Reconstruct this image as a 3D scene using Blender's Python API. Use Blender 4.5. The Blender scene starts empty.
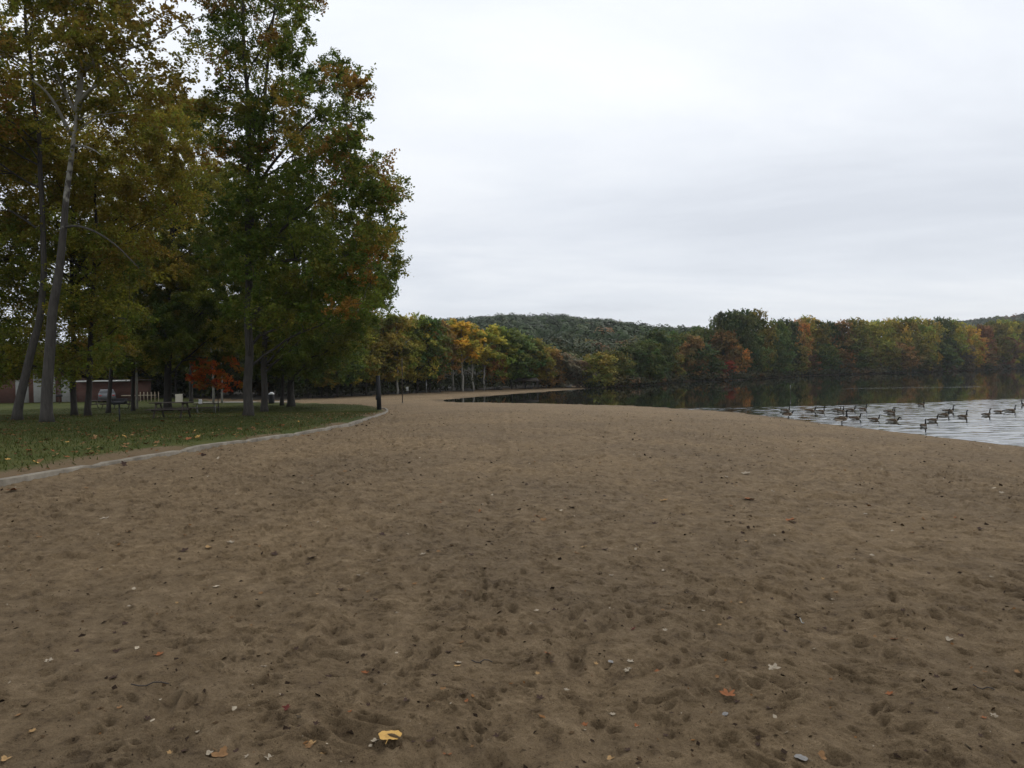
import bpy, math
import numpy as np
from mathutils import Vector, Matrix

HAZE = .00013
RNG = np.random.default_rng(11)
scn = bpy.context.scene
COL = scn.collection
PI = math.pi

# ------------------------------------------------------------------ camera
F = 740.0
EYE = 3.35
pitch, roll = math.radians(1.08), math.radians(1.0)
fw = np.array([0, math.cos(pitch), -math.sin(pitch)])
rt0 = np.array([1.0, 0, 0]); up0 = np.cross(rt0, fw)
upv = up0 * math.cos(roll) + rt0 * math.sin(roll)
rtv = rt0 * math.cos(roll) - up0 * math.sin(roll)
CAM = np.array([0, 0, EYE])
cam = bpy.data.cameras.new('camera'); camo = bpy.data.objects.new('camera', cam)
COL.objects.link(camo)
cam.sensor_width = 36; cam.lens = F / 1024 * 36; cam.clip_end = 12000; cam.clip_start = 0.05
camo.matrix_world = Matrix(((rtv[0], upv[0], -fw[0], 0), (rtv[1], upv[1], -fw[1], 0), (rtv[2], upv[2], -fw[2], EYE), (0, 0, 0, 1)))
scn.camera = camo

def ray(px, py):
    v = fw * F + rtv * (px - 512) + upv * (384 - py)
    return v / v[1]
def P(px, py, d):                       # the real point seen there at distance d
    return CAM + ray(px, py) * d
def Z0(px, py):                         # where that sight line meets the water level
    r = ray(px, py); t = -EYE / r[2]
    return (r[0] * t, r[1] * t)

# ------------------------------------------------------------------ terrain
near_shore = [Z0(*p) for p in [(1024, 447), (930, 436), (842, 425.5), (790, 418), (740, 412.5), (690, 409), (640, 406), (590, 404.5), (540, 403.3), (490, 402.5), (455, 402.2)]]
cove = [Z0(*p) for p in [(438, 400.8), (455, 399.2), (480, 397), (530, 393), (570, 390.3), (592, 388.4)]]
far_px = [(606, 387.6), (625, 386.8), (645, 385.6), (662, 383.6), (680, 381.6), (740, 380), (800, 376), (900, 373.2), (960, 371), (1024, 368.4)]
far_shore = [Z0(*p) for p in far_px]
shore = [(60, -120), (36, -45), (26, -15), (22.5, 5), (21, 17)] + near_shore + cove + far_shore + [(330, 400), (470, 380), (560, 150), (420, -120)]
SH = np.array(shore)

def poly_sd(PG, x, y):                  # signed distance, positive outside the polygon
    a = PG; b = np.roll(PG, -1, axis=0)
    best = np.full(x.shape, 1e18); ins = np.zeros(x.shape, bool)
    for (ax, ay), (bx, by) in zip(a, b):
        ex, ey = bx - ax, by - ay
        t = np.clip(((x - ax) * ex + (y - ay) * ey) / (ex * ex + ey * ey + 1e-12), 0, 1)
        d = (x - ax - t * ex) ** 2 + (y - ay - t * ey) ** 2
        best = np.minimum(best, d)
        c = ((ay > y) != (by > y))
        ins ^= c & (x < ex * (y - ay) / (ey if abs(ey) > 1e-12 else 1e-12) + ax)
    s = np.sqrt(best)
    return np.where(ins, -s, s)
def sstep(a, b, v):
    t = np.clip((v - a) / (b - a), 0, 1); return t * t * (3 - 2 * t)
def hash2(i, j, k=0):
    n = (i.astype(np.int64) * 374761393 + j.astype(np.int64) * 668265263 + k * 1442695041) & 0x7fffffff
    n = ((n ^ (n >> 13)) * 1274126177) & 0x7fffffff
    n = n ^ (n >> 16)
    return (n & 0xffffff) / float(0xffffff)
def vnoise(x, y, k=0):
    i = np.floor(x); j = np.floor(y); u = x - i; v = y - j
    u = u * u * (3 - 2 * u); v = v * v * (3 - 2 * v)
    return (hash2(i, j, k) * (1 - u) * (1 - v) + hash2(i + 1, j, k) * u * (1 - v) + hash2(i, j + 1, k) * (1 - u) * v + hash2(i + 1, j + 1, k) * u * v) * 2 - 1

def Hbase(x, y):
    x = np.asarray(x, float); y = np.asarray(y, float)
    s = poly_sd(SH, x, y)
    L = 14 + 31 * sstep(30, 65, y) + 15 * sstep(80, 110, y)
    z = 1.9 * (1 - np.exp(-np.maximum(s, 0) / L))
    drop = 1.2 * sstep(38, 72, y) * sstep(-8, -30, x) + .45 * sstep(12, 32, y) * sstep(75, 60, y) * sstep(2, -11, x)
    z = np.where(s > 0, np.maximum(z - drop, np.minimum(z, 0.35)), z)
    z = np.where(s <= 0, -2.2 * (1 - np.exp(np.minimum(s, 0) / 9)), z)
    hill = 28 * sstep(180, 30, x) * sstep(230, 620, y) * (1.02 + .03 * np.sin(x / 23.0 + 1.5)) * sstep(-900, -300, x)
    hill2 = 44 * sstep(562, 622, x) * sstep(620, 860, y) * sstep(1300, 1020, y)
    hill3 = 3 * sstep(170, 330, y)
    return z + np.where(s > 0, (hill + hill2 + hill3) * sstep(0, 60, s), 0)

kerb_px = [(-80, 497.5), (0, 485), (50, 476), (100, 466.5), (150, 458), (200, 449.5), (250, 442.3), (300, 435), (340, 427.5), (365, 421.2), (380, 415.5), (387.5, 411.5), (386, 409.2), (379, 407.8)]
TS = np.cumprod(np.full(800, 1.01))
def Gx(px, py, f):                      # ground point under a sight line: coarse search, then two refinements
    r = ray(px, py); t = TS
    for _ in range(4):
        p = CAM[None] + r[None] * t[:, None]
        below = np.nonzero(p[:, 2] < f(p[:, 0], p[:, 1]))[0]
        i = int(below[0]) if len(below) else len(t) - 1
        i = max(1, i); t = np.linspace(t[i - 1], t[i], 9)
    return CAM + r * t[-1]
kerb_w = [Gx(px, py, Hbase) for px, py in kerb_px]
kerb_xy = np.array([(p[0], p[1]) for p in kerb_w])
# smooth the run of the kerb
def chaikin(a, n=2):
    for _ in range(n):
        q = [a[0]]
        for i in range(len(a) - 1):
            q += [a[i] * .75 + a[i + 1] * .25, a[i] * .25 + a[i + 1] * .75]
        q.append(a[-1]); a = np.array(q)
    return a
kerb_line = chaikin(np.vstack([[(-13.6, -30), (-13.2, -8), (-12.8, 4)], kerb_xy]), 3)
back = [Gx(px, py, Hbase)[:2] for px, py in [(365, 405.8), (340, 404.6), (315, 403.8)]]
lawn_poly = np.vstack([kerb_line, back, [(-34, 84), (-44, 100), (-160, 130), (-160, -40)]])

def lawn_d(x, y):
    return -poly_sd(lawn_poly, x, y)
def H(x, y):
    x = np.asarray(x, float); y = np.asarray(y, float)
    d = lawn_d(x, y)
    return Hbase(x, y) + np.where(d > 0, 0.012 + 0.1 * np.clip(d / .4, 0, 1), 0)
def G(px, py): return Gx(px, py, H)
def h1(x, y): return float(H(np.array([x]), np.array([y]))[0])

def dimples(x, y, cell, k, L, W, dens):
    out = np.zeros(x.shape)
    ci = np.floor(x / cell); cj = np.floor(y / cell)
    for di in (-1, 0, 1):
        for dj in (-1, 0, 1):
            i = ci + di; j = cj + dj
            on = hash2(i, j, k + 5) < dens
            cx = (i + hash2(i, j, k + 1)) * cell; cy = (j + hash2(i, j, k + 2)) * cell
            a = hash2(i, j, k + 3) * 6.283; sc = 0.6 + .8 * hash2(i, j, k + 4)
            dx, dy = x - cx, y - cy
            u = (dx * np.cos(a) + dy * np.sin(a)) / (L * sc); v = (-dx * np.sin(a) + dy * np.cos(a)) / (W * sc)
            q = u * u + v * v
            out += on * sc * (-np.exp(-q * 1.6) + .42 * np.exp(-(np.sqrt(q) - 1.45) ** 2 * 4))
    return out
def micro(x, y):
    w = x * .35 + y * .1
    xx = x + .12 * vnoise(x * 2.1, y * 2.1, 31); yy = y + .12 * vnoise(x * 2.1, y * 2.1, 32)
    soft = .55 + .45 * sstep(-.5, .5, vnoise(x * .22 + 7, y * .22, 51))     # some patches more trampled than others
    m = .016 * vnoise(xx * 1.1, yy * 1.1, 1) + .016 * vnoise(xx * 2.7, yy * 2.7, 2) + .011 * vnoise(xx * 5.9, yy * 5.9, 3)
    m += soft * (.011 * (.5 - np.abs(vnoise(xx * 9, yy * 9, 4))) + .008 * (.5 - np.abs(vnoise(xx * 19, yy * 19, 6))) + .0060 * vnoise(xx * 41, yy * 41, 5))
    m += soft * (.036 * dimples(xx, yy, .62, 100, .13, .055, .55) + .036 * dimples(xx, yy, .30, 200, .055, .030, .85) + .020 * dimples(xx, yy, .15, 300, .032, .020, .8))
    # two long shallow drag marks left by a rake and a tyre
    for (ax, ay, bx, by, wd, dep) in ((-.15, 4, -.9, 45, .16, .022), (.35, 4, -.35, 45, .12, .016), (2.4, 5.5, 9.6, 26, .22, .03), (-.9, 4, -6.5, 40, .14, .016)):
        ex, ey = bx - ax, by - ay; l = math.hypot(ex, ey)
        s = ((x - ax) * ey - (y - ay) * ex) / l + .1 * vnoise(y * .5, x * .5, 9)
        m -= .8 * dep * np.exp(-(s / wd) ** 2) - dep * .5 * np.exp(-((np.abs(s) - wd * 1.8) / wd * 1.5) ** 2)
    return m * (1 + .7 * sstep(5, 16, np.hypot(x, y)))
def rill(x, y):
    return .05 * vnoise(x * .35, y * .35, 21) + .03 * vnoise(x * .9, y * .9, 22)

# ------------------------------------------------------------------ mesh helpers
def qmesh(name, V, Q, mat, col=None, smooth=False, attrs=None):
    V = np.asarray(V, np.float32); Q = np.asarray(Q, np.int32)
    k = Q.shape[1]
    me = bpy.data.meshes.new(name)
    me.vertices.add(len(V)); me.vertices.foreach_set('co', V.ravel())
    me.loops.add(Q.size); me.loops.foreach_set('vertex_index', Q.ravel())
    me.polygons.add(len(Q)); me.polygons.foreach_set('loop_start', np.arange(0, Q.size, k, dtype=np.int32))
    if smooth: me.polygons.foreach_set('use_smooth', np.ones(len(Q), bool))
    me.update(calc_edges=True)
    if col is not None:
        a = me.attributes.new('tint', 'FLOAT_COLOR', 'FACE')
        c = np.ones((len(Q), 4), np.float32); c[:, :3] = col
        a.data.foreach_set('color', c.ravel())
    for n, v in (attrs or {}).items():
        a = me.attributes.new(n, 'FLOAT', 'POINT'); a.data.foreach_set('value', np.asarray(v, np.float32))
    me.materials.append(mat)
    return me
def link(name, me, parent=None, loc=None, rot=None):
    o = bpy.data.objects.new(name, me); COL.objects.link(o)
    if parent is not None: o.parent = parent
    if loc is not None: o.location = loc
    if rot is not None: o.rotation_euler = rot
    return o
def tag(o, label=None, cat=None, group=None, kind=None):
    if label: o['label'] = label
    if cat: o['category'] = cat
    if group: o['group'] = group
    if kind: o['kind'] = kind
    return o
def empty(name, loc, rz=0):
    o = bpy.data.objects.new(name, None); o.location = [float(v) for v in loc]; o.rotation_euler = (0, 0, rz); COL.objects.link(o); o.empty_display_size = .2
    return o

class MB:                                # collects boxes, tubes and lofts for ONE mesh
    def __init__(s): s.V = []; s.Q = []; s.C = []; s.n = 0
    def add(s, V, Q, c=(1, 1, 1)):
        V = np.asarray(V, float); Q = np.asarray(Q, int)
        s.V.append(V); s.Q.append(Q + s.n); s.n += len(V)
        cc = np.asarray(c, float)
        s.C.append(np.tile(cc, (len(Q), 1)) if cc.ndim == 1 else cc)
        return s
    def box(s, c, size, rz=0, bev=.0, col=(1, 1, 1), ry=0):
        hx, hy, hz = [v / 2 for v in size]
        b = min(bev, hx * .9, hy * .9, hz * .9)
        if b <= 0:
            V = np.array([(x, y, z) for z in (-hz, hz) for x, y in ((-hx, -hy), (hx, -hy), (hx, hy), (-hx, hy))])
            Q = [(0, 3, 2, 1), (4, 5, 6, 7), (0, 1, 5, 4), (1, 2, 6, 5), (2, 3, 7, 6), (3, 0, 4, 7)]
        else:
            R = []
            for z, i in ((-hz, b), (-hz + b, 0), (hz - b, 0), (hz, b)):
                R += [(x, y, z) for x, y in ((-hx + i + b, -hy + i), (hx - i - b, -hy + i), (hx - i, -hy + i + b), (hx - i, hy - i - b), (hx - i - b, hy - i), (-hx + i + b, hy - i), (-hx + i, hy - i - b), (-hx + i, -hy + i + b))]
            V = np.array(R); Q = []
            for r in range(3):
                for k in range(8): Q.append((r * 8 + k, r * 8 + (k + 1) % 8, r * 8 + 8 + (k + 1) % 8, r * 8 + 8 + k))
            for o, fl in ((0, 1), (24, 0)):
                for q in ((0, 1, 2, 7), (7, 2, 3, 6), (6, 3, 4, 5)):
                    q = tuple(o + k for k in q); Q.append(q[::-1] if fl else q)
        if ry:
            cy, sy = math.cos(ry), math.sin(ry); V = V @ np.array([[cy, 0, -sy], [0, 1, 0], [sy, 0, cy]])
        cz, sz = math.cos(rz), math.sin(rz)
        V = V @ np.array([[cz, sz, 0], [-sz, cz, 0], [0, 0, 1]])
        return s.add(V + np.array(c), Q, col)
    def tube(s, path, rad, n=8, col=(1, 1, 1), cap=True):
        path = np.asarray(path, float); m = len(path)
        rad = np.broadcast_to(np.asarray(rad, float), (m,)).copy()
        if cap:
            path = np.vstack([path[0], path, path[-1]]); rad = np.concatenate([[1e-4], rad, [1e-4]]); m += 2
        T = np.gradient(path, axis=0); 
        if cap: T[0] = T[1] = path[2] - path[1]; T[-1] = T[-2] = path[-2] - path[-3]
        T /= np.linalg.norm(T, axis=1)[:, None] + 1e-9
        ref = np.array([0, 0, 1.0]) if abs(T.mean(0)[2]) < .8 else np.array([0, 1.0, 0])
        A = np.cross(T, ref); A /= np.linalg.norm(A, axis=1)[:, None] + 1e-9
        B = np.cross(A, T)
        th = np.arange(n) * 2 * PI / n
        V = path[:, None, :] + rad[:, None, None] * (np.cos(th)[None, :, None] * A[:, None, :] + np.sin(th)[None, :, None] * B[:, None, :])
        i = np.arange(m - 1)[:, None] * n; k = np.arange(n)[None, :]; k2 = (k + 1) % n
        Q = np.stack([i + k, i + n + k, i + n + k2, i + k2], -1).reshape(-1, 4)
        return s.add(V.reshape(-1, 3), Q, col)
    def build(s, name, mat, parent=None, smooth=False, loc=None, rot=None, tint=True):
        me = s.mesh(name, mat, smooth, tint)
        return link(name, me, parent, loc, rot)
    def mesh(s, name, mat, smooth=False, tint=True):
        return qmesh(name, np.vstack(s.V), np.vstack(s.Q), mat, np.vstack(s.C) if tint else None, smooth)

# ------------------------------------------------------------------ materials
def mat(name):
    m = bpy.data.materials.new(name); m.use_nodes = True
    nt = m.node_tree; b = nt.nodes['Principled BSDF']
    return m, nt, b
def N(nt, t, **kw):
    n = nt.nodes.new(t)
    for k, v in kw.items():
        if hasattr(n, k): setattr(n, k, v)
        else: n.inputs[k].default_value = v
    return n
def ramp(nt, fac, stops):
    r = nt.nodes.new('ShaderNodeValToRGB'); e = r.color_ramp.elements
    while len(e) < len(stops): e.new(.5)
    for i, (p, c) in enumerate(stops):
        e[i].position = p; e[i].color = (*c, 1) if len(c) == 3 else c
    nt.links.new(fac, r.inputs['Fac']); return r
def simple(name, c, rough=.7, metal=0, noise=0, scale=8, bump=0):
    m, nt, b = mat(name)
    b.inputs['Roughness'].default_value = rough; b.inputs['Metallic'].default_value = metal
    b.inputs['Base Color'].default_value = (*c, 1)
    if noise or bump:
        tc = N(nt, 'ShaderNodeTexCoord'); nz = N(nt, 'ShaderNodeTexNoise'); nz.inputs['Scale'].default_value = scale; nz.inputs['Detail'].default_value = 6
        nt.links.new(tc.outputs['Object'], nz.inputs['Vector'])
        if noise:
            r = ramp(nt, nz.outputs['Fac'], [(.3, tuple(v * (1 - noise) for v in c)), (.7, tuple(min(1, v * (1 + noise)) for v in c))])
            nt.links.new(r.outputs['Color'], b.inputs['Base Color'])
        if bump:
            bp = N(nt, 'ShaderNodeBump'); bp.inputs['Strength'].default_value = bump; bp.inputs['Distance'].default_value = .01
            nt.links.new(nz.outputs['Fac'], bp.inputs['Height']); nt.links.new(bp.outputs['Normal'], b.inputs['Normal'])
    return m

def sand_material():
    m, nt, b = mat('beach_sand')
    g = N(nt, 'ShaderNodeNewGeometry')
    def nz(scale, det=5, rough=.6):
        n = N(nt, 'ShaderNodeTexNoise'); n.inputs['Scale'].default_value = scale; n.inputs['Detail'].default_value = det; n.inputs['Roughness'].default_value = rough
        nt.links.new(g.outputs['Position'], n.inputs['Vector']); return n
    n1 = nz(.35, 4); n2 = nz(5.5, 8, .76); n3 = nz(160, 2)
    r1 = ramp(nt, n2.outputs['Fac'], [(.34, (.098, .067, .038)), (.47, (.180, .128, .074)), (.54, (.205, .147, .086)), (.68, (.275, .203, .124))])
    r2 = ramp(nt, n1.outputs['Fac'], [(.35, (.86, .86, .88)), (.65, (1.1, 1.08, 1.05))])
    mx = N(nt, 'ShaderNodeMixRGB', blend_type='MULTIPLY'); mx.inputs[0].default_value = 1
    nt.links.new(r1.outputs[0], mx.inputs[1]); nt.links.new(r2.outputs[0], mx.inputs[2])
    r3 = ramp(nt, n3.outputs['Fac'], [(.30, (.45, .43, .41)), (.46, (1, 1, 1)), (.72, (1.3, 1.3, 1.27))])
    mx2 = N(nt, 'ShaderNodeMixRGB', blend_type='MULTIPLY'); mx2.inputs[0].default_value = .8
    nt.links.new(mx.outputs[0], mx2.inputs[1]); nt.links.new(r3.outputs[0], mx2.inputs[2])
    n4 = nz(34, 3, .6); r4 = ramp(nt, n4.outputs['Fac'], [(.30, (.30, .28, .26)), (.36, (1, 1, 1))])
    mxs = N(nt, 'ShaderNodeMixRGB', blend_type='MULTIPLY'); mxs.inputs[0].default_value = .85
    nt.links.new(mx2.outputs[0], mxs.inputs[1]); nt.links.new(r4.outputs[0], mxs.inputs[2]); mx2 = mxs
    # damp sand: a darker strip by the water, from the stored distance to the shoreline; footprint hollows have shade painted into the colour
    wa = N(nt, 'ShaderNodeAttribute', attribute_name='damp_shade')
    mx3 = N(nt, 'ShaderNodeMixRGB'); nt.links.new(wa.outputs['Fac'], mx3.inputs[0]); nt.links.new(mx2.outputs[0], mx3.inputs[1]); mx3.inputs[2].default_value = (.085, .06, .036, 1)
    nt.links.new(mx3.outputs[0], b.inputs['Base Color'])
    b.inputs['Roughness'].default_value = .95; b.inputs['Specular IOR Level'].default_value = .15
    nb = nz(13, 9, .75); bp = N(nt, 'ShaderNodeBump'); bp.inputs['Strength'].default_value = 1; bp.inputs['Distance'].default_value = .09
    nt.links.new(nb.outputs['Fac'], bp.inputs['Height'])
    bp2 = N(nt, 'ShaderNodeBump'); bp2.inputs['Strength'].default_value = .5; bp2.inputs['Distance'].default_value = .006
    nt.links.new(n3.outputs['Fac'], bp2.inputs['Height']); nt.links.new(bp.outputs['Normal'], bp2.inputs['Normal'])
    nt.links.new(bp2.outputs['Normal'], b.inputs['Normal'])
    return m
def lawn_material():
    m, nt, b = mat('lawn_turf')
    g = N(nt, 'ShaderNodeNewGeometry')
    def nz(scale, det=5, rough=.6):
        n = N(nt, 'ShaderNodeTexNoise'); n.inputs['Scale'].default_value = scale; n.inputs['Detail'].default_value = det; n.inputs['Roughness'].default_value = rough
        nt.links.new(g.outputs['Position'], n.inputs['Vector']); return n
    n1 = nz(.5, 5); n2 = nz(9, 6, .75); n3 = nz(60, 3)
    r = ramp(nt, n1.outputs['Fac'], [(.3, (.034, .046, .011)), (.5, (.05, .06, .015)), (.7, (.075, .075, .022))])
    r2 = ramp(nt, n2.outputs['Fac'], [(.3, (.6, .65, .6)), (.6, (1.15, 1.1, 1)), (.78, (1.9, 1.4, .9))])
    mx = N(nt, 'ShaderNodeMixRGB', blend_type='MULTIPLY'); mx.inputs[0].default_value = 1
    nt.links.new(r.outputs[0], mx.inputs[1]); nt.links.new(r2.outputs[0], mx.inputs[2])
    at = N(nt, 'ShaderNodeAttribute', attribute_name='worn')
    ad = N(nt, 'ShaderNodeMath', operation='ADD'); nt.links.new(at.outputs['Fac'], ad.inputs[0]); 
    ms = N(nt, 'ShaderNodeMath', operation='MULTIPLY_ADD'); nt.links.new(n2.outputs['Fac'], ms.inputs[0]); ms.inputs[1].default_value = 1.6; ms.inputs[2].default_value = -.8
    nt.links.new(ms.outputs[0], ad.inputs[1])
    rr = ramp(nt, ad.outputs[0], [(.35, (0, 0, 0)), (.75, (1, 1, 1))])
    mx2 = N(nt, 'ShaderNodeMixRGB'); nt.links.new(rr.outputs[0], mx2.inputs[0]); nt.links.new(mx.outputs[0], mx2.inputs[1]); mx2.inputs[2].default_value = (.125, .088, .052, 1)
    nt.links.new(mx2.outputs[0], b.inputs['Base Color'])
    b.inputs['Roughness'].default_value = .95; b.inputs['Specular IOR Level'].default_value = .1
    bp = N(nt, 'ShaderNodeBump'); bp.inputs['Strength'].default_value = .8; bp.inputs['Distance'].default_value = .05
    nt.links.new(n2.outputs['Fac'], bp.inputs['Height']); nt.links.new(bp.outputs['Normal'], b.inputs['Normal'])
    return m
def leaf_material(name, objcol=False, trans=.3):
    m, nt, b = mat(name)
    at = N(nt, 'ShaderNodeAttribute', attribute_name='tint'); c = at.outputs['Color']
    if objcol:
        oi = N(nt, 'ShaderNodeObjectInfo'); mx = N(nt, 'ShaderNodeMixRGB', blend_type='MULTIPLY'); mx.inputs[0].default_value = 1
        nt.links.new(c, mx.inputs[1]); nt.links.new(oi.outputs['Color'], mx.inputs[2]); c = mx.outputs[0]
    nt.links.new(c, b.inputs['Base Color']); b.inputs['Roughness'].default_value = .65; b.inputs['Specular IOR Level'].default_value = .12
    tr = N(nt, 'ShaderNodeBsdfTranslucent'); nt.links.new(c, tr.inputs['Color'])
    ms = N(nt, 'ShaderNodeMixShader'); ms.inputs[0].default_value = trans
    nt.links.new(b.outputs[0], ms.inputs[1]); nt.links.new(tr.outputs[0], ms.inputs[2])
    nt.links.new(ms.outputs[0], nt.nodes['Material Output'].inputs['Surface'])
    return m
def bark_material(name, c0, c1, scale=6, pale=None, ph=(6, 10)):
    m, nt, b = mat(name)
    tc = N(nt, 'ShaderNodeTexCoord'); mp = N(nt, 'ShaderNodeMapping'); mp.inputs['Scale'].default_value = (1, 1, .18)
    nt.links.new(tc.outputs['Object'], mp.inputs['Vector'])
    n = N(nt, 'ShaderNodeTexNoise'); n.inputs['Scale'].default_value = scale * 2; n.inputs['Detail'].default_value = 8; n.inputs['Roughness'].default_value = .7
    nt.links.new(mp.outputs[0], n.inputs['Vector'])
    r = ramp(nt, n.outputs['Fac'], [(.32, c0), (.68, c1)]); c = r.outputs[0]
    if pale:
        n2 = N(nt, 'ShaderNodeTexNoise'); n2.inputs['Scale'].default_value = 2.2; n2.inputs['Detail'].default_value = 4
        nt.links.new(tc.outputs['Object'], n2.inputs['Vector'])
        sx = N(nt, 'ShaderNodeSeparateXYZ'); nt.links.new(tc.outputs['Object'], sx.inputs[0])
        mr = N(nt, 'ShaderNodeMapRange'); mr.inputs['From Min'].default_value = ph[0]; mr.inputs['From Max'].default_value = ph[1]; mr.inputs['To Min'].default_value = -.25; mr.inputs['To Max'].default_value = .35
        nt.links.new(sx.outputs['Z'], mr.inputs['Value'])
        ad = N(nt, 'ShaderNodeMath', operation='ADD'); nt.links.new(mr.outputs[0], ad.inputs[0]); nt.links.new(n2.outputs['Fac'], ad.inputs[1])
        rr = ramp(nt, ad.outputs[0], [(.52, (0, 0, 0)), (.62, (1, 1, 1))])
        mx = N(nt, 'ShaderNodeMixRGB'); nt.links.new(rr.outputs[0], mx.inputs[0]); nt.links.new(c, mx.inputs[1]); mx.inputs[2].default_value = (*pale, 1); c = mx.outputs[0]
    nt.links.new(c, b.inputs['Base Color']); b.inputs['Roughness'].default_value = .9
    bp = N(nt, 'ShaderNodeBump'); bp.inputs['Strength'].default_value = .9; bp.inputs['Distance'].default_value = .03
    nt.links.new(n.outputs['Fac'], bp.inputs['Height']); nt.links.new(bp.outputs['Normal'], b.inputs['Normal'])
    return m
def tint_material(name, rough=.8, objcol=False, bump=0, spec=.3):
    m, nt, b = mat(name)
    at = N(nt, 'ShaderNodeAttribute', attribute_name='tint'); c = at.outputs['Color']
    if objcol:
        oi = N(nt, 'ShaderNodeObjectInfo'); mx = N(nt, 'ShaderNodeMixRGB', blend_type='MULTIPLY'); mx.inputs[0].default_value = 1
        nt.links.new(c, mx.inputs[1]); nt.links.new(oi.outputs['Color'], mx.inputs[2]); c = mx.outputs[0]
    tc = N(nt, 'ShaderNodeTexCoord'); n = N(nt, 'ShaderNodeTexNoise'); n.inputs['Scale'].default_value = 30; n.inputs['Detail'].default_value = 5
    nt.links.new(tc.outputs['Object'], n.inputs['Vector'])
    r = ramp(nt, n.outputs['Fac'], [(.3, (.75, .75, .75)), (.7, (1.15, 1.15, 1.15))])
    m2 = N(nt, 'ShaderNodeMixRGB', blend_type='MULTIPLY'); m2.inputs[0].default_value = 1
    nt.links.new(c, m2.inputs[1]); nt.links.new(r.outputs[0], m2.inputs[2])
    nt.links.new(m2.outputs[0], b.inputs['Base Color']); b.inputs['Roughness'].default_value = rough; b.inputs['Specular IOR Level'].default_value = spec
    return m
def brick_material():
    m, nt, b = mat('red_brick')
    tc = N(nt, 'ShaderNodeTexCoord'); mp = N(nt, 'ShaderNodeMapping'); mp.inputs['Rotation'].default_value = (PI / 2, 0, 0)
    nt.links.new(tc.outputs['Object'], mp.inputs['Vector'])
    br = N(nt, 'ShaderNodeTexBrick'); br.inputs['Color1'].default_value = (.095, .034, .022, 1); br.inputs['Color2'].default_value = (.125, .046, .03, 1); br.inputs['Mortar'].default_value = (.075, .06, .05, 1)
    br.inputs['Scale'].default_value = 1; br.inputs['Brick Width'].default_value = .22; br.inputs['Row Height'].default_value = .075; br.inputs['Mortar Size'].default_value = .008
    nt.links.new(mp.outputs[0], br.inputs['Vector']); nt.links.new(br.outputs['Color'], b.inputs['Base Color']); b.inputs['Roughness'].default_value = .9
    return m
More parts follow.
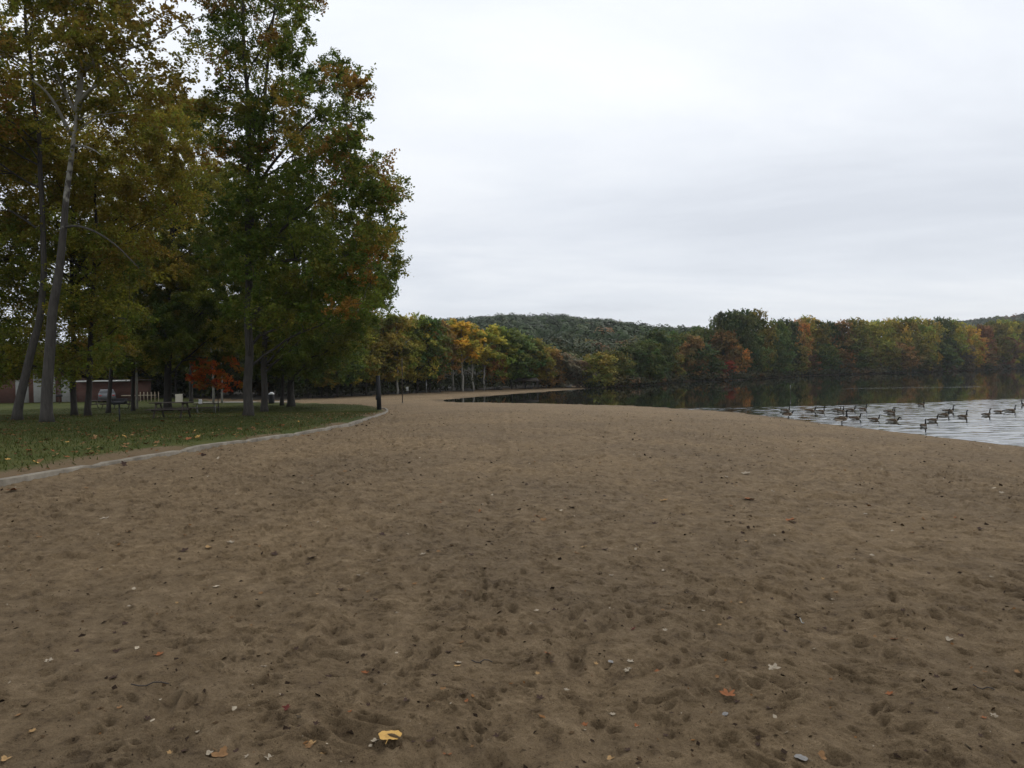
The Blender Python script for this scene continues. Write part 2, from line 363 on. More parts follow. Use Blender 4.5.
def water_material():
    m, nt, b = mat('lake_water')
    g = N(nt, 'ShaderNodeNewGeometry')
    b.inputs['Base Color'].default_value = (.012, .014, .010, 1); b.inputs['IOR'].default_value = 1.333; b.inputs['Roughness'].default_value = .02
    def wav(sx, sy, det):
        mp = N(nt, 'ShaderNodeMapping'); mp.inputs['Scale'].default_value = (sx, sy, 1); nt.links.new(g.outputs['Position'], mp.inputs['Vector'])
        n = N(nt, 'ShaderNodeTexNoise'); n.inputs['Scale'].default_value = 1; n.inputs['Detail'].default_value = det; nt.links.new(mp.outputs[0], n.inputs['Vector']); return n
    w1 = wav(.55, 1.5, 3); w2 = wav(.05, .16, 2)
    sx = N(nt, 'ShaderNodeSeparateXYZ'); nt.links.new(g.outputs['Position'], sx.inputs[0])
    # ripples are stronger where the geese swim and in thin streaks of breeze farther out
    d1 = N(nt, 'ShaderNodeMath', operation='MULTIPLY_ADD'); nt.links.new(w2.outputs['Fac'], d1.inputs[0]); d1.inputs[1].default_value = 9; nt.links.new(sx.outputs['Y'], d1.inputs[2])
    mr = N(nt, 'ShaderNodeMapRange'); mr.inputs['From Min'].default_value = 61; mr.inputs['From Max'].default_value = 68; mr.inputs['To Min'].default_value = 1; mr.inputs['To Max'].default_value = .05; nt.links.new(d1.outputs['Value'], mr.inputs['Value'])
    bp = N(nt, 'ShaderNodeBump'); bp.inputs['Distance'].default_value = .05
    sc = N(nt, 'ShaderNodeMath', operation='MULTIPLY'); nt.links.new(mr.outputs[0], sc.inputs[0]); sc.inputs[1].default_value = .25
    nt.links.new(sc.outputs[0], bp.inputs['Strength']); nt.links.new(w1.outputs['Fac'], bp.inputs['Height'])
    nt.links.new(bp.outputs['Normal'], b.inputs['Normal'])
    def band(yc, hw, x0, x1, slope=0):
        a = N(nt, 'ShaderNodeMath', operation='MULTIPLY_ADD'); nt.links.new(sx.outputs['X'], a.inputs[0]); a.inputs[1].default_value = -slope; a.inputs[2].default_value = -yc
        c = N(nt, 'ShaderNodeMath', operation='ADD'); nt.links.new(a.outputs[0], c.inputs[0]); nt.links.new(sx.outputs['Y'], c.inputs[1])
        wob = N(nt, 'ShaderNodeMath', operation='MULTIPLY_ADD'); nt.links.new(w2.outputs['Fac'], wob.inputs[0]); wob.inputs[1].default_value = hw * 3; wob.inputs[2].default_value = -hw * 1.5
        e = N(nt, 'ShaderNodeMath', operation='ADD'); nt.links.new(c.outputs[0], e.inputs[0]); nt.links.new(wob.outputs[0], e.inputs[1])
        ab = N(nt, 'ShaderNodeMath', operation='ABSOLUTE'); nt.links.new(e.outputs[0], ab.inputs[0])
        f = N(nt, 'ShaderNodeMapRange'); f.inputs['From Min'].default_value = hw; f.inputs['From Max'].default_value = hw * .5; nt.links.new(ab.outputs[0], f.inputs['Value'])
        g1 = N(nt, 'ShaderNodeMath', operation='GREATER_THAN'); nt.links.new(sx.outputs['X'], g1.inputs[0]); g1.inputs[1].default_value = x0
        g2 = N(nt, 'ShaderNodeMath', operation='LESS_THAN'); nt.links.new(sx.outputs['X'], g2.inputs[0]); g2.inputs[1].default_value = x1
        m1 = N(nt, 'ShaderNodeMath', operation='MULTIPLY'); nt.links.new(g1.outputs[0], m1.inputs[0]); nt.links.new(g2.outputs[0], m1.inputs[1])
        m2 = N(nt, 'ShaderNodeMath', operation='MULTIPLY'); nt.links.new(m1.outputs[0], m2.inputs[0]); nt.links.new(f.outputs[0], m2.inputs[1]); return m2.outputs[0]
    A = Z0(838, 388.6); B = Z0(1014, 386.4); C = Z0(716, 390.4); D = Z0(738, 390.3); E_ = Z0(826, 375.8); 
    b1 = band(A[1], 2.2, A[0], B[0], 0)
    nt.nodes[-1]
    sl = (B[1] - A[1]) / (B[0] - A[0])
    b1 = band(A[1] - sl * A[0], .9, A[0] + 1, B[0] - 4, sl)
    b2 = band(C[1], 1.3, C[0], D[0])
    ad = N(nt, 'ShaderNodeMath', operation='MAXIMUM'); nt.links.new(b1, ad.inputs[0]); nt.links.new(b2, ad.inputs[1])
    ru = N(nt, 'ShaderNodeMath', operation='MULTIPLY_ADD'); nt.links.new(ad.outputs[0], ru.inputs[0]); ru.inputs[1].default_value = .13; ru.inputs[2].default_value = .03
    nt.links.new(ru.outputs[0], b.inputs['Roughness'])
    return m

M = dict(
    sand=sand_material(), lawn=lawn_material(), water=water_material(), brick=brick_material(),
    leaf=leaf_material('tree_leaves', False, .5), far_leaf=leaf_material('distant_leaves', True, .35),
    mass_leaf=leaf_material('forest_leaves', False, .1),
    bark=bark_material('grey_bark', (.021, .018, .015), (.062, .054, .046)), dark_bark=bark_material('dark_bark', (.015, .012, .010), (.042, .035, .029)),
    syc=bark_material('mottled_pale_bark', (.025, .021, .017), (.066, .058, .05), 5, (.25, .24, .21), (8, 13.5)),
    birch=bark_material('white_bark', (.12, .115, .10), (.34, .32, .28)),
    floor=simple('woodland_floor', (.028, .021, .012), .95, 0, .5, 1.2, .8),
    path=simple('pale_path', (.30, .28, .25), .9, 0, .15, 3, .3),
    kerb=None, wood=simple('weathered_dark_wood', (.045, .034, .026), .8, 0, .4, 9, .5), steel=simple('galvanised_steel', (.28, .28, .28), .45, .8, .15, 20),
    iron=simple('black_iron', (.018, .018, .02), .55, .3, .3, 14), white=simple('white_paint', (.26, .26, .24), .6, 0, .1, 3), fascia=simple('white_fascia_paint', (.5, .5, .47), .6, 0, .08, 3),
    roof=simple('brown_shingle', (.05, .035, .03), .9, 0, .3, 20, .4), doorp=simple('brown_door_paint', (.07, .03, .02), .5, 0, .2, 4), tan=simple('tan_paint', (.32, .26, .18), .7, 0, .1, 3),
    paper=simple('cream_paper', (.40, .37, .29), .8, 0, .08, 20), plastic=simple('white_plastic', (.72, .72, .72), .4, 0, .06, 20),
    tint=tint_material('bark_crumbs', .95, spec=.03), otint=tint_material('dry_leaf', .85, True, spec=.1), feather=tint_material('feathers', .9, spec=.1),
    silver=simple('silver_car_paint', (.13, .135, .14), .4, .4), whitecar=simple('white_car_paint', (.7, .7, .7), .3), glass=simple('dark_glass', (.02, .025, .03), .08), rubber=simple('black_rubber', (.02, .02, .02), .8), red=simple('red_lamp', (.3, .01, .01), .3),
)
def kerb_material():
    m, nt, b = mat('concrete_kerb'); g = N(nt, 'ShaderNodeNewGeometry')
    n = N(nt, 'ShaderNodeTexNoise'); n.inputs['Scale'].default_value = 2.5; n.inputs['Detail'].default_value = 9; n.inputs['Roughness'].default_value = .7; nt.links.new(g.outputs['Position'], n.inputs['Vector'])
    r = ramp(nt, n.outputs['Fac'], [(.3, (.07, .056, .040)), (.5, (.16, .137, .104)), (.72, (.26, .228, .178))])
    nt.links.new(r.outputs[0], b.inputs['Base Color']); b.inputs['Roughness'].default_value = .9
    bp = N(nt, 'ShaderNodeBump'); bp.inputs['Strength'].default_value = .6; bp.inputs['Distance'].default_value = .02
    nt.links.new(n.outputs['Fac'], bp.inputs['Height']); nt.links.new(bp.outputs['Normal'], b.inputs['Normal']); return m
M['kerb'] = kerb_material()

# ------------------------------------------------------------------ ground sheets
offs = np.concatenate([np.arange(560, 395, -6.0), np.arange(395, 4.5, -.62)])
rings = 1.95 * F / offs
ext = [rings[-1]]
rr = [rings[0]]
for r in rings[1:]:
    while r - rr[-1] > 9: rr.append(rr[-1] + 9)
    rr.append(r)
while rr[-1] < 1300: rr.append(rr[-1] + 10)
while rr[-1] < 2600: rr.append(rr[-1] * 1.2)
rings = np.array([.02, .4, .8, 1.3, 1.8, 2.2] + [r for r in rr if r > 2.45])
a_front = np.arange(-40, 40.001, .088); a_side = np.concatenate([np.arange(-179, -40, 2.5), a_front, np.arange(42, 181, 2.5)])
ang = np.radians(a_side)
RR, AA = np.meshgrid(rings, ang, indexing='ij')
X = RR * np.sin(AA); Y = RR * np.cos(AA)
nr, na = X.shape
Zb = Hbase(X.ravel(), Y.ravel()).reshape(X.shape)
SD = poly_sd(SH, X.ravel(), Y.ravel()).reshape(X.shape)
fade = np.exp(-(RR / 75) ** 2) * sstep(0, 2.5, SD)
MI = np.zeros_like(X); msk = (RR < 170)
MI[msk] = micro(X[msk], Y[msk])
damp_shade = sstep(1.7, .2, SD + .8 * vnoise(X * .8, Y * .8, 41)) * .75  # damp strip along the waterline only
hollow_shade = np.clip(-MI * 9 - .15, 0, .2) * fade  # painted shade: sand colour darkens where the dimples dip
sandz = Zb + MI * fade + rill(X, Y) * np.where(RR < 200, 1, 0) * sstep(0, 6, SD) * .6 + (.035 * vnoise(X * .7, Y * .7, 43) + .022 * vnoise(X * 2.3, Y * 2.3, 44)) * np.exp(-np.abs(SD) / 1.6) * (RR < 120)
LD = lawn_d(X.ravel(), Y.ravel()).reshape(X.shape)
sandz = np.where(LD > .3, Zb - .05, sandz)
idx = np.arange(nr * na).reshape(nr, na)
Q = np.stack([idx[:-1, :], np.roll(idx, -1, 1)[:-1, :], np.roll(idx, -1, 1)[1:, :], idx[1:, :]], -1)
Qf = Q.reshape(-1, 4)
V = np.stack([X, Y, sandz], -1).reshape(-1, 3)
me = qmesh('sand_beach', V, Qf[:, ::-1], M['sand'], None, True, {'damp_shade': np.maximum(damp_shade, hollow_shade).ravel()})  # one mask: damp by the water, painted shade in the hollows
tag(link('ground', me), 'brown trampled beach sand', None, None, 'structure')
def sheet(name, inside, zfun, mt, attrs=None):
    c = inside.ravel()[Qf].all(1)
    q = Qf[c]; u, inv = np.unique(q, return_inverse=True)
    VV = V[u].copy(); VV[:, 2] = zfun(VV[:, 0], VV[:, 1])
    at = {k: f(VV[:, 0], VV[:, 1]) for k, f in (attrs or {}).items()}
    return link(name, qmesh(name, VV, inv.reshape(-1, 4)[:, ::-1], mt, None, True, at))
ln = sheet('lawn', LD > .02, lambda x, y: H(x, y) + .012 * vnoise(x * 1.5, y * 1.5, 61), M['lawn'], {'worn': lambda x, y: sstep(1.1, .1, lawn_d(x, y) + .7 * vnoise(x * .6, y * .6, 63)) * .75 + .12 * vnoise(x * .15, y * .15, 62)})
tag(ln, kind='structure')
# woodland floor behind the beach and on the far shore
wood_edge = [Gx(px, py, Hbase)[:2] for px, py in [(285, 400.5), (330, 398), (370, 396), (400, 394.5), (440, 392.8), (480, 391.2), (520, 389.2), (560, 387.8), (592, 387.2)]]
wood_poly = np.vstack([wood_edge, [(15, 140)], [(p[0], p[1] + .8) for p in far_shore[1:]], [(335, 405), (900, 500), (1500, 1300), (-1500, 1300), (-1500, 125), (-160, 125), (-46, 99)]])
WD = -poly_sd(wood_poly, X.ravel(), Y.ravel()).reshape(X.shape)
fl = sheet('woodland_floor', (WD > 0) & (RR < 2500), lambda x, y: Hbase(x, y) + .03 + .1 * np.clip(-poly_sd(wood_poly, x, y) / 6, 0, 1), M['floor'])
tag(fl, kind='structure')
# water
wv = np.array([(-200, -300, 0), (1500, -300, 0), (1500, 1500, 0), (-200, 1500, 0)], float)
# a lake sheet that stays under the land everywhere but in the lake bed
wxs = np.concatenate([np.linspace(-14, 8, 12), np.arange(8.2, 56, .17), np.linspace(57, 640, 60)]); wys = np.concatenate([np.linspace(-120, 20, 20), np.arange(20.3, 70, .075), np.linspace(71, 470, 60)])
gx, gy = np.meshgrid(wxs, wys)
wmask = sstep(3.5, 0, gy - (59 + (gx - 18) * .17 + 1.6 * vnoise(gx * .12, gy * .3, 91))) * sstep(8, 12, gx) * sstep(58, 50, gx) * sstep(19, 24, gy)
wz = wmask * (.0085 * vnoise(gx * .8 + gy * .2, gy * 2.4, 92) + .0055 * vnoise(gx * 1.9, gy * 4.6 + gx * .3, 93) + .006 * vnoise(gx * .35, gy * 1.1, 94))
gi = np.arange(gx.size).reshape(gx.shape); wq = np.stack([gi[:-1, :-1], gi[:-1, 1:], gi[1:, 1:], gi[1:, :-1]], -1).reshape(-1, 4)
tag(link('water', qmesh('water', np.stack([gx, gy, wz], -1).reshape(-1, 3), wq, M['water'], None, True)), kind='structure')
# kerb
def ribbon_box(line, w, zt, zb, zf):
    n = len(line); T = np.gradient(line, axis=0); T /= np.linalg.norm(T, axis=1)[:, None]
    Nn = np.stack([T[:, 1], -T[:, 0]], 1)
    prof = [(0, zb), (.0, zt - .015), (.015, zt), (w - .015, zt), (w, zt - .015), (w, zb)]
    VV = []
    wob = -.012 + .022 * vnoise(line[:, 0] * .5, line[:, 1] * .5, 6) + .012 * vnoise(line[:, 0] * 1.3, line[:, 1] * 1.3, 5)
    wob = wob - .035 * (np.arange(n) % 10 == 0)
    for s, z in prof:
        p = line + Nn * (s - w * .5 + .02)
        VV.append(np.stack([p[:, 0], p[:, 1], zf(line[:, 0], line[:, 1]) + z + wob], 1))
    VV = np.stack(VV, 1).reshape(-1, 3); k = len(prof); QQ = []
    for i in range(n - 1):
        for j in range(k - 1): QQ.append((i * k + j, i * k + j + 1, (i + 1) * k + j + 1, (i + 1) * k + j))
    QQ.append((0, 1, 4, 5)); QQ.append((0 + (n - 1) * k, 5 + (n - 1) * k, 4 + (n - 1) * k, 1 + (n - 1) * k))
    return VV, np.array(QQ)
def resample(line, step):
    d = np.concatenate([[0], np.cumsum(np.linalg.norm(np.diff(line, axis=0), axis=1))]); t = np.arange(0, d[-1], step)
    return np.stack([np.interp(t, d, line[:, 0]), np.interp(t, d, line[:, 1])], 1)
kl = resample(kerb_line, .3)
VV, QQ = ribbon_box(kl, .17, .10, -.3, Hbase)
tag(link('kerb', qmesh('kerb', VV, QQ, M['kerb'])), 'low concrete kerb curving between the lawn and the sand', 'kerb', kind='structure')
# path behind the trees
pp = np.array([G(px, py)[:2] for px, py in [(196, 402.6), (225, 402.3), (255, 402.2), (290, 401.5)]])
pl = resample(pp, 1.0); T = np.gradient(pl, axis=0); T /= np.linalg.norm(T, axis=1)[:, None]; Nn = np.stack([-T[:, 1], T[:, 0]], 1)
A_ = pl - Nn * .9; B_ = pl + Nn * .9
VV = np.vstack([np.c_[A_, H(A_[:, 0], A_[:, 1]) + .03], np.c_[B_, H(B_[:, 0], B_[:, 1]) + .03]]); n = len(pl)
tag(link('path', qmesh('path', VV, [(i, i + 1, n + i + 1, n + i) for i in range(n - 1)], M['path'])), kind='structure')

# ------------------------------------------------------------------ leaves and trees
def leaf_quads(C, size, rng, flat=.0, out=None, wild=.75):
    n = len(C)
    nrm = rng.normal(size=(n, 3)); 
    if out is not None: nrm = nrm * wild + out
    nrm[:, 2] += flat * np.sign(nrm[:, 2] + .3)
    nrm /= np.linalg.norm(nrm, axis=1)[:, None] + 1e-9
    a = np.cross(nrm, rng.normal(size=(n, 3))); a /= np.linalg.norm(a, axis=1)[:, None] + 1e-9
    b = np.cross(nrm, a)
    s = size * rng.uniform(.65, 1.3, n)[:, None]
    VV = np.stack([C - a * s * .55, C + b * s * .38 + a * s * .05, C + a * s * .55, C - b * s * .38 + a * s * .05], 1).reshape(-1, 3)
    return VV, np.arange(n * 4).reshape(-1, 4)
def sprig_leaves(cent, rad, nspr, nper, rng, droop=.15, flat=.6):
    # cent (k,3), rad (k,) -> leaf centres grouped as sprigs, and the clump index of each leaf
    k = len(cent); K = k * nspr
    ci = np.repeat(np.arange(k), nspr)
    o = rng.normal(size=(K, 3)); o /= np.linalg.norm(o, axis=1)[:, None]
    o *= rng.uniform(.25, 1, K)[:, None] ** .5; o[:, 2] *= flat
    base = cent[ci] + o * rad[ci][:, None]
    d = o + rng.normal(size=(K, 3)) * .5; d[:, 2] -= droop; d /= np.linalg.norm(d, axis=1)[:, None]
    li = np.repeat(np.arange(K), nper)
    t = rng.uniform(-.3, 1, len(li))
    ln_ = rad[ci] * rng.uniform(.35, .75, K)
    pos = base[li] + d[li] * (t * ln_[li])[:, None] + rng.normal(size=(len(li), 3)) * (.09 * rad[ci][li])[:, None]
    return pos, ci[li], li
def palette(rng, n, cols, w):
    cols = np.array(cols); w = np.array(w, float); w /= w.sum()
    return cols[rng.choice(len(cols), n, p=w)]
def tree_from(name, label, base, trunks, clumps, crad, leaf, nleaf, pal, wts, bark, seed, group=None, bias=None, barkname='trunk', cat='tree', twig=1.0):
    """trunks: list of (path Nx3 world, radii); clumps world centres; limbs grow from the nearest trunk point"""
    rng = np.random.default_rng(seed); base = np.array(base, float)
    e = empty(name, base); tag(e, label, cat, group)
    mb = MB(); samples = []; 
    for path, rad in trunks:
        path = np.array(path, float) - base; rad = np.array(rad, float)
        L = np.concatenate([[0], np.cumsum(np.linalg.norm(np.diff(path, axis=0), axis=1))])
        t = np.linspace(0, L[-1], max(8, int(L[-1] / .5)))
        pth = np.stack([np.interp(t, L, path[:, i]) for i in range(3)], 1)
        # smooth
        for _ in range(3): pth[1:-1] = (pth[:-2] + pth[1:-1] * 2 + pth[2:]) / 4
        r = np.interp(t, L, rad)
        wob = np.stack([vnoise(t * .6 + seed, t * 0 + 3, 1), vnoise(t * .6 + seed, t * 0 + 9, 2), t * 0], 1) * .05
        wob[0] = 0
        mb.tube(pth + wob, r, 10)
        for p, q in zip(pth, r): samples.append((*p, q))
    S = np.array(samples)
    C = np.array(clumps, float) - base
    # secondary limbs: group clumps around seeds
    k = max(3, len(C) // 7); sid = rng.choice(len(C), k, replace=False)
    lim = []
    for i in sid:
        c = C[i]
        hd = np.linalg.norm(S[:, :2] - c[:2], axis=1); want = c[2] - hd * .55
        cost = np.abs(S[:, 2] - want) + hd * .6 + (S[:, 3] < .02) * 2
        cost += (S[:, 2] < 1.8) * 5
        j = int(np.argmin(cost)); a = S[j]
        st = a[:3]; dist = np.linalg.norm(c - st)
        if dist < .3: continue
        mid = st + (c - st) * .5 + np.array([0, 0, dist * .08]) + rng.normal(size=3) * dist * .06
        t = np.linspace(0, 1, 9)[:, None]
        pth = (1 - t) ** 2 * st + 2 * t * (1 - t) * mid + t * t * c + rng.normal(size=(9, 3)) * dist * .012
        pth[0] = st
        r0 = min(a[3] * .5, .015 + dist * .010) * twig
        rad = np.linspace(r0, .012, 9)
        mb.tube(pth, rad, 6); lim.append(np.c_[pth, rad])
    if lim:
        LS = np.vstack(lim)
        for i in range(len(C)):
            if i in sid: continue
            c = C[i]; dd = np.linalg.norm(LS[:, :3] - c, axis=1) + (LS[:, 2] > c[2] + .3) * 1.5
            j = int(np.argmin(dd)); st = LS[j, :3]; dist = np.linalg.norm(c - st)
            if dist > 6: continue
            mid = (st + c) / 2 + rng.normal(size=3) * dist * .1
            t = np.linspace(0, 1, 5)[:, None]
            mb.tube((1 - t) ** 2 * st + 2 * t * (1 - t) * mid + t * t * c, np.linspace(max(.012, LS[j, 3] * .6), .008, 5) * twig, 4)
    tr = mb.build('trunk', bark, e, True, tint=False)
    nspr = 15; nper = max(4, int(nleaf / (len(C) * nspr)))
    R = crad * rng.uniform(.7, 1.35, len(C))
    pos, ci, si = sprig_leaves(C, R, nspr, nper, rng)
    VV, QQ = leaf_quads(pos, leaf, rng, .5)
    cc = palette(rng, len(C), pal, wts); sc = palette(rng, si.max() + 1, pal, wts)
    if bias is not None:
        w = np.array([bias(*(c + base)) for c in C])   # autumn colour reaching the outer boughs
        hot = rng.uniform(size=len(C)) < w; cc[hot] = palette(rng, hot.sum(), [(.32, .13, .035), (.28, .16, .035), (.25, .10, .035)], [1, 1, 1])
    fc = cc[ci] * .62 + sc[si] * .38
    fc = fc * np.array([1.22, 1.34, 1.1]) * rng.uniform(.7, 1.35, (len(fc), 1)) * rng.uniform(.9, 1.1, (len(fc), 3))
    link('crown', qmesh('crown', VV, QQ, M['leaf'], fc), e)
    return e
def poly_in(poly, x, y):
    ins = False; n = len(poly)
    for i in range(n):
        ax, ay = poly[i]; bx, by = poly[(i + 1) % n]
        if (ay > y) != (by > y) and x < (bx - ax) * (y - ay) / (by - ay) + ax: ins = not ins
    return ins
def crown_in(poly, d, n, rng, depth=None, sep=.0):
    """clump centres spread through a crown of this outline, with real depth about the trunk's distance"""
    xs = [p[0] for p in poly]; ys = [p[1] for p in poly]; out = []
    cx = sum(xs) / len(xs); hw = (max(xs) - min(xs)) / 2
    tries = 0
    while len(out) < n and tries < n * 60:
        tries += 1
        x = rng.uniform(min(xs), max(xs)); y = rng.uniform(min(ys), max(ys))
        if not poly_in(poly, x, y): continue
        dm = depth if depth else hw / F * d * .8
        k = math.sqrt(max(0.05, 1 - ((x - cx) / (hw * 1.05)) ** 2))
        dd = d + rng.uniform(-1, 1) * dm * k
        q = P(x, y, dd)
        if q[2] < 2.2: continue
        if sep and any((q[0] - o[0]) ** 2 + (q[1] - o[1]) ** 2 + (q[2] - o[2]) ** 2 < sep * sep for o in out): continue
        out.append(q)
    return np.array(out)
def trunk_px(pts, d, w):
    """pts (px, py[, ddepth]) from the ground up; first is the foot"""
    b = G(pts[0][0], pts[0][1]); path = [b + np.array([0, 0, -.15])]; rad = [w * 1.45]
    b2 = b.copy()
    path.append(b + np.array([0, 0, .5])); rad.append(w)
    for i, p in enumerate(pts[1:]):
        q = P(p[0], p[1], b[1] + (p[2] if len(p) > 2 else 0)); path.append(q); rad.append(w * (1 - .75 * (i + 1) / (len(pts) - 1)))
    return b, path, rad

GREEN = [(.065, .09, .018), (.09, .11, .02), (.12, .125, .024), (.17, .135, .028)]
OLIVE = [(.17, .17, .028), (.24, .19, .032), (.27, .18, .034), (.12, .13, .025)]
BROWN = [(.20, .12, .028), (.16, .105, .026), (.24, .145, .032), (.14, .125, .026)]
DGREEN = [(.065, .088, .018), (.085, .105, .022), (.115, .12, .024), (.15, .13, .026)]

def hero(name, label, pts, w, poly, n, crad, leaf, dens, pal, wts, bark, seed, extra=(), depth=None, bias=None, twig=1.0, shift=0, group='tall trees on the lawn'):
    rng = np.random.default_rng(seed * 7 + 1)
    w = w * .8; b, path, rad = trunk_px(pts, None, w)
    d = b[1] + shift
    C = crown_in(poly, d, n, rng, depth)
    ax = 0
    for i in range(len(poly)):
        x0, y0 = poly[i]; x1, y1 = poly[(i + 1) % len(poly)]; ax += x0 * y1 - x1 * y0
    area = abs(ax) / 2 * (d / F) ** 2
    nleaf = int(3.3 * dens * area / (leaf * leaf * .42 * .75))
    tr = [(path, rad)]
    for ex in extra:
        pts2, w0, w1 = ex
        pth = [P(p[0], p[1], b[1] + (p[2] if len(p) > 2 else 0)) for p in pts2]
        tr.append((pth, np.linspace(w0, w1, len(pth))))
    e = tree_from(name, label, b, tr, C, crad, leaf, nleaf, pal, wts, bark, seed, group, bias, twig=twig)
    return e

hero('sycamore_tree', 'thick-based sycamore with a pale forked upper trunk and rust-brown leaves, near the left edge', [(47, 422), (50, 345), (56, 290), (62, 240), (68, 190), (73, 145), (78, 108)], .29,
     [(-70, -90), (215, -90), (206, 20), (203, 62), (196, 112), (120, 120), (80, 90), (20, 120), (-50, 110)], 105, .95, .16, .85, BROWN + OLIVE[:2] + DGREEN[2:], [3, 2, 2, 2, 1.5, 1, 1, 1], M['syc'], 3,
     extra=[([(78, 112, 0), (81, 85, .3), (82, 60, .5), (78, 35, -.3), (70, -30, -.3)], .15, .06), ([(79, 105, 0), (86, 88, -.4), (104, 82, -1), (128, 80, -1.9), (155, 76, -2.6)], .09, .03),
            ([(76, 112, 0), (66, 95, .3), (60, 80, -.8), (52, 62, -1.6), (38, 52, -2.2)], .075, .025), ([(82, 72, .3), (95, 62, 0), (108, 52, -.4), (122, 35, -.8)], .09, .035), ([(108, 52, -.4), (128, 50, -1.2), (150, 44, -1.8), (178, 27, -2.4), (205, 15, -2.8)], .055, .015),
            ([(71, 135, 0), (62, 115, -.5), (52, 97, -1), (44, 85, -1.4), (32, 80, -1.6)], .08, .03), ([(72, 146, 0), (82, 145, -.6), (92, 148, -1), (101, 155, -2.2)], .06, .02), ([(66, 227, 0), (78, 224, -.8), (95, 230, -1.2), (118, 245, -1.6), (140, 268, -2)], .06, .02)], depth=4, twig=1.1, shift=.9)
hero('leaning_oak_tree', 'grey trunk leaning right at the far left, first from the left edge', [(17, 420), (33, 350), (40, 315), (45, 260), (40, 160), (30, 60), (20, -40)], .24,
     [(-120, -60), (40, -80), (70, 20), (75, 120), (60, 190), (-40, 230), (-130, 200)], 90, 1.15, .14, 1.0, BROWN + OLIVE + DGREEN, [1, 1, 1, 1, 2, 2, 2, 2, 1, 1.5, 1.5, 1], M['bark'], 4, depth=5, bias=lambda x, y, z: .2)
hero('oak_tree', 'slender dark trunk just right of the thick-based sycamore, olive crown', [(74.5, 415.5), (73, 350), (72, 250), (75, 160), (80, 100)], .19,
     [(-20, 130), (60, 115), (120, 100), (180, 105), (195, 200), (130, 250), (20, 262), (-30, 250)], 125, 1.15, .13, 2.0, OLIVE + BROWN[:2], [2, 3, 3, 1, 1.5, 1], M['dark_bark'], 5, depth=4)
hero('oak_tree', 'second slender dark trunk to the right of the thick-based sycamore', [(88, 416), (90, 350), (94, 290), (95, 220), (96, 170)], .19,
     [(-50, 225), (60, 215), (130, 220), (135, 300), (120, 360), (60, 374), (-50, 374)], 140, 1.05, .13, 1.7, DGREEN + OLIVE[:2] + BROWN[:1], [1, 1, 1, 1, 2, 1, 1], M['dark_bark'], 6, depth=4)
hero('oak_tree', 'slim dark trunk leaning slightly right in front of the silver car', [(108, 413), (112, 370), (117, 300), (130, 220), (145, 150)], .21,
     [(95, 150), (140, 118), (190, 100), (215, 112), (240, 175), (235, 260), (190, 290), (110, 270)], 95, 1.1, .13, 1.6, OLIVE, [2, 3, 3, 2], M['dark_bark'], 7, depth=4)
hero('oak_tree', 'dark trunk just left of the pale birch stem, by the end of the brick wall', [(133, 411), (134, 370), (133, 320), (128, 270)], .2,
     [(70, 240), (160, 235), (220, 250), (225, 330), (180, 368), (60, 366)], 95, 1.1, .13, 1.6, OLIVE + DGREEN, [1, 1, 1, 2, 2, 2, 2, 1], M['dark_bark'], 8, depth=4)
hero('oak_tree', 'thick dark trunk rising right behind the nearer picnic table', [(168, 411), (168, 360), (168, 300), (172, 230), (178, 170)], .4,
     [(105, 190), (180, 150), (240, 170), (262, 270), (250, 350), (200, 372), (110, 368)], 120, 1.15, .13, 2.0, DGREEN + OLIVE[:2], [3, 3, 2, 2, 1.5, 1], M['dark_bark'], 9, depth=5)
hot = lambda x, y, z: float(np.clip((x + 9) / 12, 0, .2) + np.clip((z - 12) / 16, 0, .2))
hero('maple_tree', 'tallest maple, full green and rust crown against the sky, right of the red sapling', [(248, 416), (249, 350), (248, 280), (248, 200), (249, 120), (244, 40), (243, -60)], .30,
     [(206, -80), (322, -80), (308, 5), (296, 30), (312, 45), (335, 62), (352, 62), (366, 80), (360, 112), (352, 150), (385, 160), (402, 172), (400, 190), (390, 212), (402, 240), (398, 262), (390, 296), (365, 308), (320, 330), (240, 330), (215, 250), (222, 180), (205, 130), (210, 60)], 390, .8, .125, 2.0, GREEN, [3, 3, 2, 1.2], M['bark'], 12,
     extra=[([(249, 230, 0), (256, 180, .6), (262, 120, 1), (268, 60, 1.4), (275, 0, 1.6)], .16, .05), ([(249, 265, 0), (275, 235, -.6), (310, 205, -1.2), (345, 185, -1.6)], .11, .03), ([(249, 280, 0), (270, 262, -1), (300, 258, -1.6), (335, 262, -2), (370, 255, -2.3)], .10, .03), ([(249, 205, 0), (270, 165, .5), (300, 130, .9), (330, 105, 1.2)], .1, .03),
            ([(248, 300, 0), (246, 270, -.8), (258, 240, -1.4), (272, 225, -1.8)], .08, .03)], depth=5.5, bias=hot)
hero('maple_tree', 'dark grey trunk close behind and right of the tallest maple', [(264.5, 411.5), (264, 350), (266, 300), (275, 240), (290, 190)], .33,
     [(240, 250), (300, 200), (350, 215), (388, 240), (392, 290), (372, 318), (340, 350), (250, 360)], 120, 1.0, .13, 1.9, DGREEN + OLIVE[:1], [3, 3, 2, 2, 1], M['bark'], 13, depth=4)
hero('maple_tree', 'short stout trunk nearest the dark post, lowest dark green boughs', [(291, 406.5), (291, 370), (292, 330), (300, 290)], .42,
     [(230, 290), (300, 285), (365, 300), (372, 325), (350, 362), (305, 374), (250, 378)], 100, 1.05, .14, 2.0, DGREEN + OLIVE[:2], [3, 3, 3, 2, 1.5, 1], M['bark'], 14, depth=5)
hero('maple_tree', 'thin dark trunk pressed against the stout trunk near the dark post', [(282, 405.5), (283, 360), (285, 300)], .22,
     [(240, 300), (330, 290), (345, 350), (300, 372), (240, 370)], 50, 1.0, .14, 1.2, DGREEN, [1, 1, 1, 1], M['dark_bark'], 15, depth=4)
